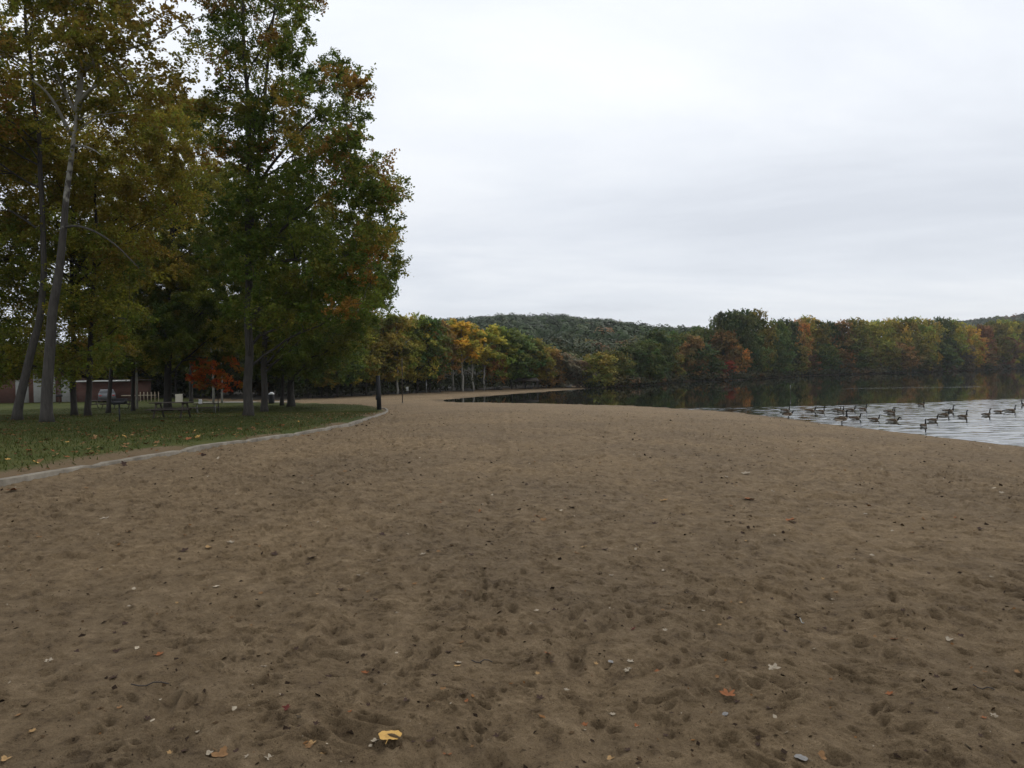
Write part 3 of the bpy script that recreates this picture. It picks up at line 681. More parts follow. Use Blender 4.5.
hero('oak_tree', 'dark trunk half hidden behind the red sapling, left of the white bag', [(191, 403), (191, 350), (190, 300), (192, 240)], .24,
     [(150, 220), (215, 200), (245, 260), (250, 350), (150, 360)], 70, 1.1, .15, 1.7, OLIVE + DGREEN, [1, 1, 1, 1, 2, 2, 2, 1], M['dark_bark'], 16, depth=5)
# the red sapling
hero('red_maple_sapling', 'small maple sapling with bright red and orange leaves', [(218.5, 411), (218, 395), (217, 380), (216, 366)], .05,
     [(198, 362), (222, 356), (240, 364), (246, 380), (244, 400), (215, 402), (192, 398), (188, 378)], 32, .42, .10, .95, [(.5, .08, .03), (.58, .15, .035), (.40, .13, .03), (.28, .17, .035)], [3, 2, 2, 2], M['dark_bark'], 17, depth=1.3, group=None)
# trees outside the frame on the left that shade the lawn
for i, (x, y, s) in enumerate([(-36, 30, 21), (-46, 46, 22)]):
    rng = np.random.default_rng(50 + i); b = np.array([x, y, h1(x, y)])
    C = b + np.c_[rng.normal(size=(60, 2)) * 2.6, rng.uniform(5, 19, 60)]
    tree_from('oak_tree', ['broad olive oak beyond the left edge of the lawn', 'tall olive oak farther back beyond the left edge'][i], b, [([b, b + (0, 0, 10), b + (.5, 0, 18)], [.4, .28, .08])], C, 1.5, .3, 9000, OLIVE, [1, 1, 1, 1], M['bark'], 60 + i)

# generic trees, shared meshes
def generic(seed, h, cr, cb, ncl, nleaf, leaf, bark, conical=0):
    rng = np.random.default_rng(seed)
    mb = MB(); zz = np.linspace(0, h * .88, 14)
    ax = np.cumsum(rng.normal(size=(14, 2)) * .045, axis=0); ax[0] = 0
    pth = np.c_[ax, zz]; pth[0, 2] = -.4; mb.tube(pth, np.linspace(.022 * h * .6, .03, 14), 7)
    C = []
    while len(C) < ncl:
        z = rng.uniform(cb, 1) ; t = (z - cb) / (1 - cb)
        prof = math.sqrt(max(0, 1 - (2 * t ** (.8 + .5 * conical) - 1) ** 2)) if not conical else (1 - t) ** .7 * min(1, t * 6 + .3)
        a = rng.uniform(0, 2 * PI); r = cr * prof * rng.uniform(.15, 1) ** .5 * (1 + .22 * math.sin(a * 3 + seed) + .12 * math.sin(a * 2 + z * 9))
        C.append((math.cos(a) * r, math.sin(a) * r, z * h * .97))
    C = np.array(C)
    for c in C[::3]:
        z = max(cb * h * .7, c[2] - math.hypot(c[0], c[1]) * .7); i = min(13, int(z / (h * .88) * 13))
        st = pth[i]; mid = (st + c) / 2 + (0, 0, .2)
        t = np.linspace(0, 1, 5)[:, None]; mb.tube((1 - t) ** 2 * st + 2 * t * (1 - t) * mid + t * t * c, np.linspace(.07, .02, 5), 5)
    tm = mb.mesh('trunk', bark, True, False)
    pos, ci, si = sprig_leaves(C, cr * .3 * rng.uniform(.7, 1.3, ncl), 12, max(3, nleaf // (ncl * 12)), rng)
    ctr = np.array([0, 0, h * (.5 + cb * .4)]); o = pos - ctr; o /= np.linalg.norm(o, axis=1)[:, None]
    VV, QQ = leaf_quads(pos, leaf, rng, .4, o * .5)
    clump = rng.uniform(.66, 1.4, ncl)[ci][:, None] * (1 + rng.uniform(-1, 1, ncl)[ci][:, None] * np.array([.30, .05, 0]))
    fc = clump * rng.uniform(.75, 1.3, (len(ci), 1))
    return tm, qmesh('crown', VV, QQ, M['far_leaf'], fc)
# shapes are 10 m tall; instances are scaled
GEN = {
    'park': [generic(100 + i, 10, 2.6, .20, 70, 15000, .24, M['bark']) for i in range(3)],
    'birch': [generic(110 + i, 10, 1.9, .46, 50, 9000, .22, M['birch']) for i in range(2)],
    'bushy': [generic(120 + i, 10, 3.6, .07, 85, 14000, .34, M['dark_bark']) for i in range(4)],
    'slim': [generic(130 + i, 10, 2.3, .10, 60, 9000, .28, M['dark_bark']) for i in range(3)],
}
def place(kind, v, x, y, h, w, color, name, label, group, rz=None):
    tm, cm = GEN[kind][v % len(GEN[kind])]
    e = empty(name, (x, y, h1(x, y) - .05), RNG.uniform(0, 6.28) if rz is None else rz)
    base_r = {'park': 2.6, 'birch': 1.9, 'bushy': 3.6, 'slim': 2.3}[kind] * 1.15
    sx = w / base_r
    e.scale = (sx, sx, h / 10)
    tag(e, label, 'tree', group)
    t = link('trunk', tm, e); c = link('crown', cm, e); c.color = (*color, 1)
    return e
COLS = {'olive': (.115, .10, .022), 'gold': (.25, .18, .03), 'green': (.06, .078, .02), 'dark green': (.04, .052, .017), 'brown': (.13, .085, .03), 'rust': (.155, .088, .028), 'yellow-green': (.15, .145, .026), 'red': (.21, .05, .026), 'grey-brown': (.10, .08, .05), 'orange': (.21, .112, .032), 'yellow': (.20, .16, .032), 'red-brown': (.14, .07, .032)}
ORD = ['first', 'second', 'third', 'fourth', 'fifth', 'sixth', 'seventh', 'eighth', 'ninth', 'tenth', 'eleventh', 'twelfth', 'thirteenth', 'fourteenth', 'fifteenth', 'sixteenth', 'seventeenth', 'eighteenth', 'nineteenth', 'twentieth']
def ordn(i):
    if i < 20: return ORD[i]
    tens = {20: 'twent', 30: 'thirt', 40: 'fort', 50: 'fift', 60: 'sixt', 70: 'sevent', 80: 'eight'}
    n = i + 1; t = n // 10 * 10; u = n % 10
    return tens[t] + ('ieth' if u == 0 else 'y-' + ORD[u - 1])
# row along the far end of the beach (px, top py, half width px, colour, base py, kind)
row = [(308, 330, 18, 'green', 398.5, 'park'), (322, 335, 18, 'olive', 398, 'park'), (338, 328, 18, 'green', 397.5, 'park'), (352, 322, 17, 'yellow-green', 396.5, 'park'), (366, 320, 16, 'olive', 395.8, 'park'), (383, 316, 17, 'olive', 395, 'park'),
       (397, 315, 14, 'olive', 394.6, 'birch'), (405, 319, 15, 'yellow-green', 393.5, 'park'), (417, 317, 16, 'yellow-green', 393.2, 'park'), (430, 319, 15, 'green', 392.9, 'park'), (440, 321, 14, 'brown', 392.3, 'park'),
       (453, 321, 15, 'yellow', 391.4, 'birch'), (463, 322, 13, 'gold', 391.8, 'birch'), (473, 326, 13, 'yellow', 391.3, 'birch'), (484, 333, 13, 'yellow-green', 390.8, 'birch'), (497, 327, 15, 'yellow-green', 390, 'park'), (495, 346, 9, 'rust', 390.2, 'park'),
       (512, 331, 15, 'green', 389.6, 'park'), (525, 336, 14, 'green', 389, 'park'), (538, 339, 13, 'olive', 388.6, 'park'), (549, 348, 12, 'brown', 388, 'bushy'), (562, 354, 13, 'grey-brown', 387.8, 'bushy'), (577, 358, 12, 'grey-brown', 387.6, 'bushy'), (598, 353, 15, 'olive', 388, 'bushy')]
HNAME = {'park': 'shade_tree', 'birch': 'birch_tree', 'bushy': 'round_tree', 'slim': 'slender_tree'}
for i, (px, tp, hw, c, bp, kd) in enumerate(row):
    g = Gx(px, bp, Hbase); d = g[1] + 1.5
    x = g[0] * d / g[1]; q = P(px, tp, d); gz = h1(x, d)
    place(kd, i, x, d, (q[2] - gz) * 1.02, hw / F * d * 1.5, tuple(v * 2.3 for v in COLS[c]), HNAME[kd], f'{c} tree in the row ending the beach, {ordn(i)} from the left', 'row of trees at the end of the beach')
# far shore front row
fpx = np.array([p[0] for p in far_px]); fpy = np.array([p[1] for p in far_px])
far = [(612, 352, 12, 'olive'), (622, 360, 10, 'green'), (634, 345, 13, 'dark green'), (648, 340, 13, 'green'), (658, 332, 13, 'dark green'), (668, 340, 9, 'yellow-green'), (671, 352, 9, 'olive'), (676, 332, 12, 'green'), (684, 345, 10, 'rust'), (692, 336, 11, 'brown'), (686, 373, 3, 'red'), (701, 327, 12, 'green'), (703, 346, 12, 'dark green'),
       (712, 361, 7, 'red-brown'), (722, 314, 9, 'dark green'), (724, 330, 12, 'brown'), (733, 314, 11, 'dark green'), (735, 345, 10, 'orange'), (728, 360, 6, 'red'), (744, 311, 13, 'dark green'), (757, 313, 12, 'olive'), (751, 334, 13, 'green'), (766, 328, 12, 'dark green'), (772, 346, 12, 'green'), (778, 323, 10, 'green'), (787, 321, 11, 'dark green'), (793, 345, 12, 'olive'),
       (799, 320, 9, 'orange'), (808, 319, 11, 'yellow'), (806, 352, 9, 'red-brown'), (817, 322, 11, 'olive'), (823, 344, 11, 'green'), (828, 324, 10, 'dark green'), (842, 322, 11, 'rust'), (840, 352, 8, 'brown'), (850, 340, 11, 'green'), (856, 321, 11, 'olive'), (868, 322, 11, 'yellow-green'), (866, 348, 10, 'olive'), (880, 321, 11, 'yellow-green'), (886, 345, 10, 'olive'),
       (893, 320, 11, 'yellow'), (902, 343, 11, 'brown'), (905, 319, 10, 'olive'), (916, 320, 11, 'yellow-green'), (920, 346, 11, 'olive'), (928, 321, 11, 'yellow'), (941, 318, 9, 'dark green'), (940, 345, 12, 'green'), (952, 321, 11, 'yellow-green'), (960, 345, 10, 'grey-brown'), (968, 326, 10, 'gold'), (975, 335, 8, 'orange'), (983, 326, 8, 'red-brown'), (985, 350, 9, 'brown'), (993, 322, 10, 'olive'), (1003, 338, 10, 'red-brown'), (1006, 321, 10, 'yellow-green'), (1017, 322, 10, 'olive'), (1020, 343, 10, 'yellow-green'),
       (1030, 322, 11, 'green'), (1043, 321, 11, 'olive'), (1056, 322, 11, 'yellow'), (1070, 323, 12, 'green')]
for i, (px, tp, hw, c) in enumerate(far):
    by = float(np.interp(px, fpx, fpy)) if px < 1024 else 368
    z = Z0(px, by); back_ = (11 if tp < 335 else 5) + 2 * (i % 3)
    d = z[1] + back_; x = ray(px, by)[0] * d; gz = h1(x, d); q = P(px, tp, d)
    kd = 'slim' if hw < 10 and tp > 330 else 'bushy'
    nm = {'bushy': 'round_tree', 'slim': 'slender_tree'}[kd]
    hh = (q[2] - gz) * 1.03
    lb = f'{c} {"tall" if tp < 330 else "low"} tree on the far lake shore, {ordn(i)} from the left'
    place(kd, i * 3 + 1, x, d, max(1.2, hh), max(.8, hw / F * d * 1.55), tuple(v * (1.35 + .6 * ((i * 7) % 5) / 4) for v in COLS[c]), nm, lb, 'trees on the far lake shore')
# woods behind the lawn, left
rng = np.random.default_rng(77)
back_row = [(-60, 300), (-30, 322), (0, 325), (24, 345), (48, 352), (72, 350), (96, 345), (118, 330), (140, 300), (158, 320), (176, 290), (196, 320), (212, 300), (230, 325), (246, 300), (262, 320), (280, 310), (296, 335)]
for i, (px, tp) in enumerate(back_row):
    d = 93 + (i * 7) % 16; r = ray(px, 395); x = r[0] * d; gz = h1(x, d); q = P(px, tp, d)
    c = ['green', 'olive', 'dark green', 'brown', 'green', 'olive'][i % 6]
    place('park' if i % 3 else 'bushy', i, x, d, q[2] - gz, 3.2 + (i % 3) * .6, COLS[c], 'woodland_tree', f'{c} tree in the woods behind the lawn, {ordn(i)} from the left', 'woodland behind the lawn')
# pale stems
for px, py, tp, lb in [(137, 409, 300, 'pale birch stem right of the brick building'), (213.5, 404, 330, 'pale thin birch stem behind the red sapling'), (222, 403, 345, 'very thin pale birch stem just right of the red sapling trunk')]:
    g = G(px, py); q = P(px - 1, tp, g[1])
    e = empty('birch_tree', g); tag(e, lb, 'tree'); hh = q[2] - g[2]
    zz = np.linspace(-.1, hh, 10); MB().tube(np.c_[np.sin(zz * .7) * .05 - zz * .01, zz * 0, zz], np.linspace(.12, .06, 10), 8).build('trunk', M['birch'], e, True, tint=False)
    C = np.c_[rng.normal(size=(14, 2)) * 1.0, rng.uniform(hh * .75, hh * 1.2, 14)]
    pos, ci, si = sprig_leaves(C, np.full(14, .8), 10, 12, rng); VV, QQ = leaf_quads(pos, .16, rng)
    link('crown', qmesh('crown', VV, QQ, M['leaf'], palette(rng, len(pos), OLIVE, [1, 1, 1, 1])), e)

# the far-off wood: one mass
def mass(name, pts, hts, rad, nq, q, cols, wts, seed, label, zc=.6, jit=.15, mt='mass_leaf', wild=.5):
    rng = np.random.default_rng(seed); n = len(pts)
    gz = Hbase(pts[:, 0], pts[:, 1])
    cc = palette(rng, n, cols, wts) * rng.uniform(.6, 1.4, (n, 1))
    ci = np.repeat(np.arange(n), nq); o = rng.normal(size=(n * nq, 3)); o[:, 2] = np.abs(o[:, 2]) * 1.0 - .35; o /= np.linalg.norm(o, axis=1)[:, None]
    lump = 1 + .2 * np.sin(o[:, 0] * 5 + ci) * np.cos(o[:, 1] * 4 + ci * 1.7) + rng.uniform(-.10, .06, len(ci))
    pos = np.c_[pts, gz + hts * zc][ci] + o * lump[:, None] * np.c_[rad, rad, hts * .42][ci]
    VV, QQ = leaf_quads(pos, q, rng, 0, o * 1.5, wild)
    fc = cc[ci] * rng.uniform(1 - jit, 1 + jit, (len(ci), 1))
    ob = link(name, qmesh(name, VV, QQ, M[mt], fc)); tag(ob, label, 'forest', kind='stuff'); return ob
rng = np.random.default_rng(5)
def inwood(x, y): return -poly_sd(wood_poly, x, y)
pts = []
for gy_ in np.arange(102, 700, 6.5):
    step = 6.5
    for gx_ in np.arange(-.5 * gy_ - 20, .62 * gy_ + 10, step): pts.append((gx_ + rng.uniform(-3, 3), gy_ + rng.uniform(-3, 3)))
pts = np.array(pts); iw = inwood(pts[:, 0], pts[:, 1])
lit = (iw > np.where(pts[:, 0] < 14, 9, 14)) & ((pts[:, 0] < 155) | (iw < 42))
lit &= ~((pts[:, 0] > 60) & (iw > 60) & (pts[:, 0] > .45 * pts[:, 1] - 0))
pts = pts[lit]
far_ = pts[:, 1] > 300
FC = [(.032, .044, .02), (.045, .058, .022), (.065, .068, .022), (.10, .085, .025), (.14, .075, .03), (.2, .15, .03)]
m1 = pts[~far_]; m2 = pts[far_]; m2 = m2[rng.random(len(m2)) < .6]
HC = [(.026, .044, .013), (.035, .056, .015), (.05, .066, .017), (.09, .075, .022), (.14, .075, .03), (.15, .12, .03)]
mass('woodland', m1, rng.uniform(6.5, 10, len(m1)), rng.uniform(3.2, 4.6, len(m1)), 300, .7, FC, [4, 4, 2, 1.2, .8, .5], 21, 'mixed green and brown woodland rising behind the far shore')
mass('hillside_forest', m2, rng.uniform(8, 13.5, len(m2)), rng.uniform(4.6, 7, len(m2)), 420, 1.25, HC, [7, 6, 2, .35, .12, .1], 22, 'dark green forest covering the distant hill', wild=.16, jit=.06)
pts = np.array([(x + rng.uniform(-4, 4), y + rng.uniform(-4, 4)) for y in np.arange(620, 1090, 10) for x in np.arange(500, 1000, 10)])
pts = pts[(pts[:, 0] > .58 * pts[:, 1]) & (pts[:, 0] < .95 * pts[:, 1])]
mass('hillside_forest', pts, rng.uniform(9, 13, len(pts)), rng.uniform(5, 7, len(pts)), 110, 2.6, HC, [5, 4, 3, 2, 1, .3], 23, 'brownish forest on the distant hill at the right edge')
# undergrowth at the water's edge
fs = resample(np.array([cove[-1]] + far_shore), 1.0); bp_ = np.vstack([fs + (0, 1.2), fs + (0, 3.2)]) + rng.uniform(-.8, .8, (2 * len(fs), 2))
mass('undergrowth', bp_, rng.uniform(1.4, 3.4, len(bp_)), rng.uniform(1, 1.7, len(bp_)), 70, .4, [(.03, .035, .015), (.06, .05, .02), (.09, .05, .022)], [3, 2, 1], 24, 'dark bushes along the far waterline', .3)
bq = np.c_[rng.uniform(-95, -22, 190), rng.uniform(101, 118, 190)]
mass('undergrowth', bq, rng.uniform(2.5, 5.5, 190), rng.uniform(1.6, 3, 190), 130, .4, [(.03, .035, .015), (.05, .05, .02)], [3, 2], 26, 'dark bushes closing the back of the lawn', .3)
ws = resample(np.array(wood_edge[:8]), 1.4); bp_ = np.vstack([ws + (0, 6), ws + (-1, 10), ws + (0, 16), ws + (0, 24)]) + rng.uniform(-2, 2, (4 * len(ws), 2))
mass('undergrowth', bp_, rng.uniform(2.5, 5, len(bp_)), rng.uniform(1.5, 2.6, len(bp_)), 120, .35, [(.03, .035, .015), (.05, .05, .02)], [3, 2], 25, 'shaded bushes under the row of trees', .25)

# ------------------------------------------------------------------ building
def building():
    g = G(20, 403); d = g[1]; gz = h1(g[0], d)
    xL = P(-75, 403, d)[0]; xM = P(75, 403, d)[0]; xR = P(131, 401, d)[0]
    e = empty('brick_building', (xM, d, gz)); tag(e, 'low brick park building with white panels and pale roof edge behind the left trunks', 'building')
    def lx(px): return P(px, 400, d)[0] - xM
    hL = P(30, 371, d)[2] - gz; hR = P(100, 382, d)[2] - gz
    W = MB().box(((xL - xM) / 2, 3.2, hL / 2), (xM - xL, 6, hL)).build('wall', M['brick'], e, tint=False)
    MB().box(((xR - xM) / 2, 2.6, hR / 2), (xR - xM, 4.6, hR)).build('wall', M['brick'], e, tint=False)
    for a, b_, z0, z1 in [(15, 28, 0, .72), (33, 42, 0, .86), (42.6, 55, 0, .86), (61, 72, 0, .82)]:
        MB().box(((lx(a) + lx(b_)) / 2, .17, (z0 + z1 * hL) / 2 + .03), (lx(b_) - lx(a), .08, z1 * hL), bev=.01).build('wall_panel', M['white'], e, tint=False)
    dr = MB().box(((lx(57) + lx(60.5)) / 2, .16, 1.05), (lx(60.5) - lx(57), .1, 2.1), bev=.01).build('door', M['doorp'], e, tint=False)
    MB().box((lx(60), .07, 1.0), (.04, .06, .14), bev=.01).build('handle', M['steel'], dr, tint=False)
    for a, b_, hh, dp in [(xL - xM - .5, .35, hL, 7.4), (.4, xR - xM + .4, hR, 5.8)]:
        r = MB().box(((a + b_) / 2, dp / 2 - .8, hh + .16), (b_ - a, dp, .1)).build('roof', M['roof'], e, tint=False)
        MB().box(((a + b_) / 2, -.85, hh + .12), (b_ - a, .08, .16), bev=.01).build('fascia', M['fascia'], r, tint=False)
building()
# white picket fence
g = G(150, 401.5); e = empty('picket_fence', g); tag(e, 'short pale picket fence between the brick building and the thick trunk', 'fence')
for k in range(6): MB().box((-1.1 + k * .42, 0, .55), (.09, .04, 1.1), bev=.01).build('picket', M['tan'], e, tint=False)
MB().box((-1.3, .05, .72), (4.0, .05, .1)).build('rail', M['tan'], e, tint=False)

# ------------------------------------------------------------------ picnic tables
def picnic(g, rz, metal, label):
    e = empty('picnic_table', g, rz); tag(e, label, 'picnic table', 'picnic tables on the lawn')
    top = MB()
    for k in range(5): top.box((0, -.30 + k * .15, .74), (1.83, .135, .04), bev=.006)
    top.build('tabletop', M['wood'], e, tint=False)
    for s in (-1, 1):
        b = MB()
        for k in range(2): b.box((0, s * (.62 + k * .14), .44), (1.83, .13, .04), bev=.006)
        b.build('bench', M['wood'], e, tint=False)
    for s in (-1, 1):
        l = MB(); x = s * .62
        if metal:
            t = np.linspace(0, 1, 9)
            l.tube([(x, -.55, .02), (x, -.5, .3), (x, -.3, .62), (x, -.15, .71), (x, .15, .71), (x, .3, .62), (x, .5, .3), (x, .55, .02)], .022, 8)
            l.tube([(x, -.78, .41), (x, .78, .41)], .02, 8)
        else:
            for q in (-1, 1): l.tube([(x, q * .62, 0), (x, q * .22, .71)], .045, 4)
            l.box((x, 0, .40), (.04, 1.5, .09)); l.box((x, 0, .69), (.04, .7, .07))
        l.build('leg_frame', M['steel'] if metal else M['wood'], e, tint=False)
    return e
t1 = G(172, 418); picnic(t1, math.radians(3), False, 'dark wooden picnic table with the cream paper bag, in front of the thick trunk')
t2 = G(206, 413.5); picnic(t2, math.radians(28), True, 'picnic table with curved grey metal legs beside the red sapling')
t3 = G(100, 408.5); picnic(t3, math.radians(-8), False, 'dark picnic table among the slim trunks in front of the silver car')
t4 = G(124, 408.5); picnic(t4, math.radians(6), False, 'dark picnic table by the foot of the pale birch stem')
def bag(name, g, z, w, d, h, m, label, rz=0, crumple=.02):
    rg = np.random.default_rng(3); rows = 6; V_ = []; n = 16
    for r in range(rows):
        f = r / (rows - 1); sq = 1 - .25 * f
        for k in range(n):
            a = k / n * 2 * PI; c, s = math.cos(a), math.sin(a); p = 1 / (abs(c) ** 4 + abs(s) ** 4) ** .25
            V_.append((c * p * w / 2 * (1 + .04 * f) + rg.normal() * crumple, s * p * d / 2 * sq + rg.normal() * crumple, f * h + rg.normal() * crumple * .3 * (f > 0)))
    Q_ = [(r * n + k, r * n + (k + 1) % n, (r + 1) * n + (k + 1) % n, (r + 1) * n + k) for r in range(rows - 1) for k in range(n)]
    o = link(name, qmesh(name, V_, Q_, m, smooth=True), None, (g[0], g[1], g[2] + z), (0, 0, rz)); tag(o, label, 'bag'); return o
bag('paper_bag', (t1[0] + .38, t1[1] - .05, t1[2]), .76, .32, .2, .38, M['paper'], 'cream paper bag standing on the nearer picnic table', .2, .006)
bag('plastic_bag', (t2[0] - .35, t2[1] - .15, t2[2]), .76, .2, .2, .34, M['plastic'], 'small white plastic bag slumped on the metal-legged picnic table', .5, .03)

# grills on posts
def grill(px, py, htop, label):
    g = G(px, py); e = empty('park_grill', g, .2); tag(e, label, 'grill', 'park grills on posts')
    MB().tube([(0, 0, -.05), (0, 0, htop - .25)], .03, 8).build('post', M['iron'], e, tint=False)
    b = MB(); b.box((0, 0, htop - .24), (.55, .4, .02)); b.box((-.265, 0, htop - .12), (.02, .4, .24)); b.box((.265, 0, htop - .12), (.02, .4, .24)); b.box((0, .19, htop - .12), (.51, .02, .24)); b.box((0, -.19, htop - .16), (.51, .02, .14))
    b.build('fire_box', M['iron'], e, tint=False)
    r = MB()
    for k in range(9): r.tube([(-.25, -.17 + k * .042, htop - .03), (.25, -.17 + k * .042, htop - .03)], .007, 5)
    r.tube([(.25, -.1, htop - .03), (.42, -.1, htop - .03)], .01, 5)
    r.build('grate', M['iron'], e, tint=False)
grill(119.7, 421.5, 1.0, 'black park grill on a thin post among the slim trunks')
grill(59.5, 404, 1.05, 'black park grill in front of the white wall panel right of the sycamore trunk')

# dark post at the tip of the lawn
g = G(379.2, 409.6)
e = empty('wooden_post', g); tag(e, 'tall dark post leaning slightly at the tip of the kerbed lawn', 'post')
hp = P(376, 376, g[1])[2] - g[2]
MB().tube([(0, 0, -.1), (-.02, 0, hp * .5), (-.06, 0, hp - .05), (-.062, 0, hp)], [.19, .175, .165, .15], 12).build('shaft', M['iron'], e, True, tint=False)
MB().box((-.17, -.06, hp * .35), (.14, .16, .3), bev=.02).build('valve_box', M['iron'], e, tint=False)
MB().tube([(-.06, 0, hp - .02), (-.062, 0, hp + .03)], [.175, .16], 12).build('cap', M['iron'], e, tint=False)

# poles on the beach
def pole(px, py, pxt, pyt, r, m, label, name='beach_pole', group='thin poles at the end of the beach'):
    g = G(px, py); q = P(pxt, pyt, g[1]); v = q - g
    e = empty(name, g); tag(e, label, 'pole', group)
    MB().tube([(0, 0, -.1), v * .5, v], [r, r * .9, r * .8], 8).build('shaft', m, e, True, tint=False)
    MB().tube([(0, 0, -.02), (0, 0, .06)], [r * 2.4, r * 2.2], 10).build('footing', M['kerb'], e, tint=False)
pole(402.5, 403, 402, 358, .045, M['wood'], 'dull brown pole on the sand right of the dark post')
pole(388.5, 394.3, 388.5, 382, .06, M['steel'], 'short pale pole between the dark post and the white birch', group=None)
pole(426.5, 392.8, 426.3, 380, .08, M['steel'], 'short pale pole left of the golden birches', group=None)
# signs
def sign(px, py, w, h, ht, label):
    g = G(px, py); e = empty('beach_sign', g); tag(e, label, 'sign')
    MB().tube([(0, 0, -.05), (0, 0, ht)], .05, 8).build('post', M['wood'], e, tint=False)
    MB().box((0, -.07, ht - h / 2), (w, .03, h), bev=.005).build('panel', M['fascia'], e, tint=False)
sign(407.3, 393.8, .35, .55, .95, 'small white sign on a post right of the white birch stem')
# litter bin with white bag
g = G(271.5, 403.5); e = empty('litter_bin', g); tag(e, 'dark litter bin with a white bag hanging out, between the two grey maple trunks', 'litter bin')
MB().tube([(0, 0, 0), (0, 0, .1), (0, 0, .85), (0, 0, .9)], [.27, .29, .31, .29], 18).build('body', M['iron'], e, True, tint=False)
MB().tube([(0, 0, .88), (0, 0, 1.0), (-.02, 0, 1.12)], [.29, .27, .08], 18).build('bag_liner', M['plastic'], e, True, tint=False)
# white post out in the water
z = Z0(790.5, 394.5); e = empty('marker_post', (z[0], z[1], 0)); tag(e, 'thin white-topped marker post standing in the lake behind the geese', 'post')
hh = P(790.5, 385, z[1])[2]
MB().tube([(0, 0, -1.6), (0, 0, hh * .45)], .03, 8).build('shaft', M['wood'], e, tint=False)
MB().tube([(0, 0, hh * .55), (0, 0, hh)], .04, 8).build('top_sleeve', M['white'], e, tint=False)
# bare pale stem on far shore
z = Z0(839.5, 375); d = z[1] + 2.5; x = ray(839.5, 375)[0] * d; q = P(840, 357, d)
e = empty('birch_tree', (x, d, h1(x, d))); tag(e, 'bare pale birch stem at the far waterline above the standing goose', 'tree')
hh = q[2] - h1(x, d); MB().tube([(0, 0, -.3), (.1, 0, hh * .5), (0, 0, hh)], [.13, .1, .04], 7).build('trunk', M['bark'], e, True, tint=False)
b = MB()
for k in range(5): b.tube([(0.05, 0, hh * (.5 + .09 * k)), ((-1) ** k * 1.4, .3, hh * (.6 + .09 * k))], [.05, .02], 5)
b.build('branches', M['bark'], e, True, tint=False)

# picnic shelter at the end of the beach
g0 = Gx(517, 389.2, Hbase); g1_ = Gx(537, 388.6, Hbase); dd = (g0[1] + g1_[1]) / 2; gz = h1(g0[0], dd)
wd = P(537, 385, dd)[0] - P(516, 385, dd)[0]
e = empty('picnic_shelter', (P(526.5, 385, dd)[0], dd, gz)); tag(e, 'small dark open picnic shelter under the trees at the end of the beach', 'shelter')
hs = P(526, 380.8, dd)[2] - gz
MB().box((0, 0, hs), (wd + .5, 3, .16)).add([(-wd / 2 - .3, -1.5, hs + .085), (wd / 2 + .3, -1.5, hs + .085), (wd / 2 + .3, 1.5, hs + .085), (-wd / 2 - .3, 1.5, hs + .085), (-wd / 2, 0, hs + .5), (wd / 2, 0, hs + .5)], [(0, 1, 5, 4), (2, 3, 4, 5), (0, 4, 3, 3), (1, 2, 5, 5)]).build('roof', M['wood'], e, tint=False)
for sx_ in (-1, -.33, .33, 1):
    for sy in (-1, 1): MB().box((sx_ * wd / 2, sy * 1.2, hs / 2), (.14, .14, hs - .16), bev=.01).build('post', M['wood'], e, tint=False)

# ------------------------------------------------------------------ cars
def car(x, y, rz, paint, label):
    gz = h1(x, y); e = empty('parked_car', (x, y, gz), rz); tag(e, label, 'car')
    prof = [(-2.1, .35), (-2.15, .7), (-2.05, .95), (-1.75, 1.02), (-1.35, 1.40), (-.4, 1.48), (.4, 1.42), (1.0, 1.0), (1.85, .86), (2.15, .7), (2.15, .35)]
    wd = lambda z: .86 if z < 1.0 else .86 - (z - 1.0) * .45
    V_ = [(x_, s * wd(z_), z_) for s in (-1, 1) for x_, z_ in prof]; n = len(prof)
    Q_ = [(k, k + 1, n + k + 1, n + k) for k in range(n - 1)] + [(n - 1, 0, n, 2 * n - 1)]
    for s in (0, n):
        side = [(0, 1, 9, 10), (1, 2, 8, 9), (2, 3, 7, 8), (3, 4, 6, 7), (4, 5, 6, 6)]
        Q_ += [tuple(s + k for k in q) for q in side]
    link('body', qmesh('body', V_, Q_, paint), e)
    gl = MB()
    def q4(pts): gl.add(pts, [(0, 1, 2, 3)])
    q4([(-1.70, -.78, 1.085), (-1.70, .78, 1.085), (-1.40, .66, 1.37), (-1.40, -.66, 1.37)]); q4([(.94, .78, 1.06), (.94, -.78, 1.06), (.46, -.66, 1.40), (.46, .66, 1.40)])
    for s in (-1, 1): q4([(-1.5, s * .868, 1.04), (.8, s * .868, 1.04), (.35, s * .70, 1.38), (-1.25, s * .71, 1.36)])
    gl.build('window', M['glass'], e, tint=False)
    for sx_ in (-1.35, 1.35):
        for s in (-1, 1):
            w_ = MB().tube([(sx_, s * .70, .32), (sx_, s * .9, .32)], .32, 20).build('wheel', M['rubber'], e, tint=False)
            MB().tube([(sx_, s * .9, .32), (sx_, s * .915, .32)], .19, 16).build('rim', M['steel'], w_, tint=False)
    for s in (-1, 1):
        MB().box((-2.1, s * .66, .78), (.08, .28, .16), bev=.02).build('tail_lamp', M['red'], e, tint=False)
g = G(111, 402.2); car(g[0] - 1.1, g[1] + 1.2, PI / 2 + .50, M['silver'], 'silver-grey car parked tail-on in front of the brick wall')
g = Gx(437, 392.4, Hbase); d = g[1] + 9; car(ray(437, 390)[0] * d, d, .15, M['whitecar'], 'white car glimpsed between trunks beyond the end of the beach')

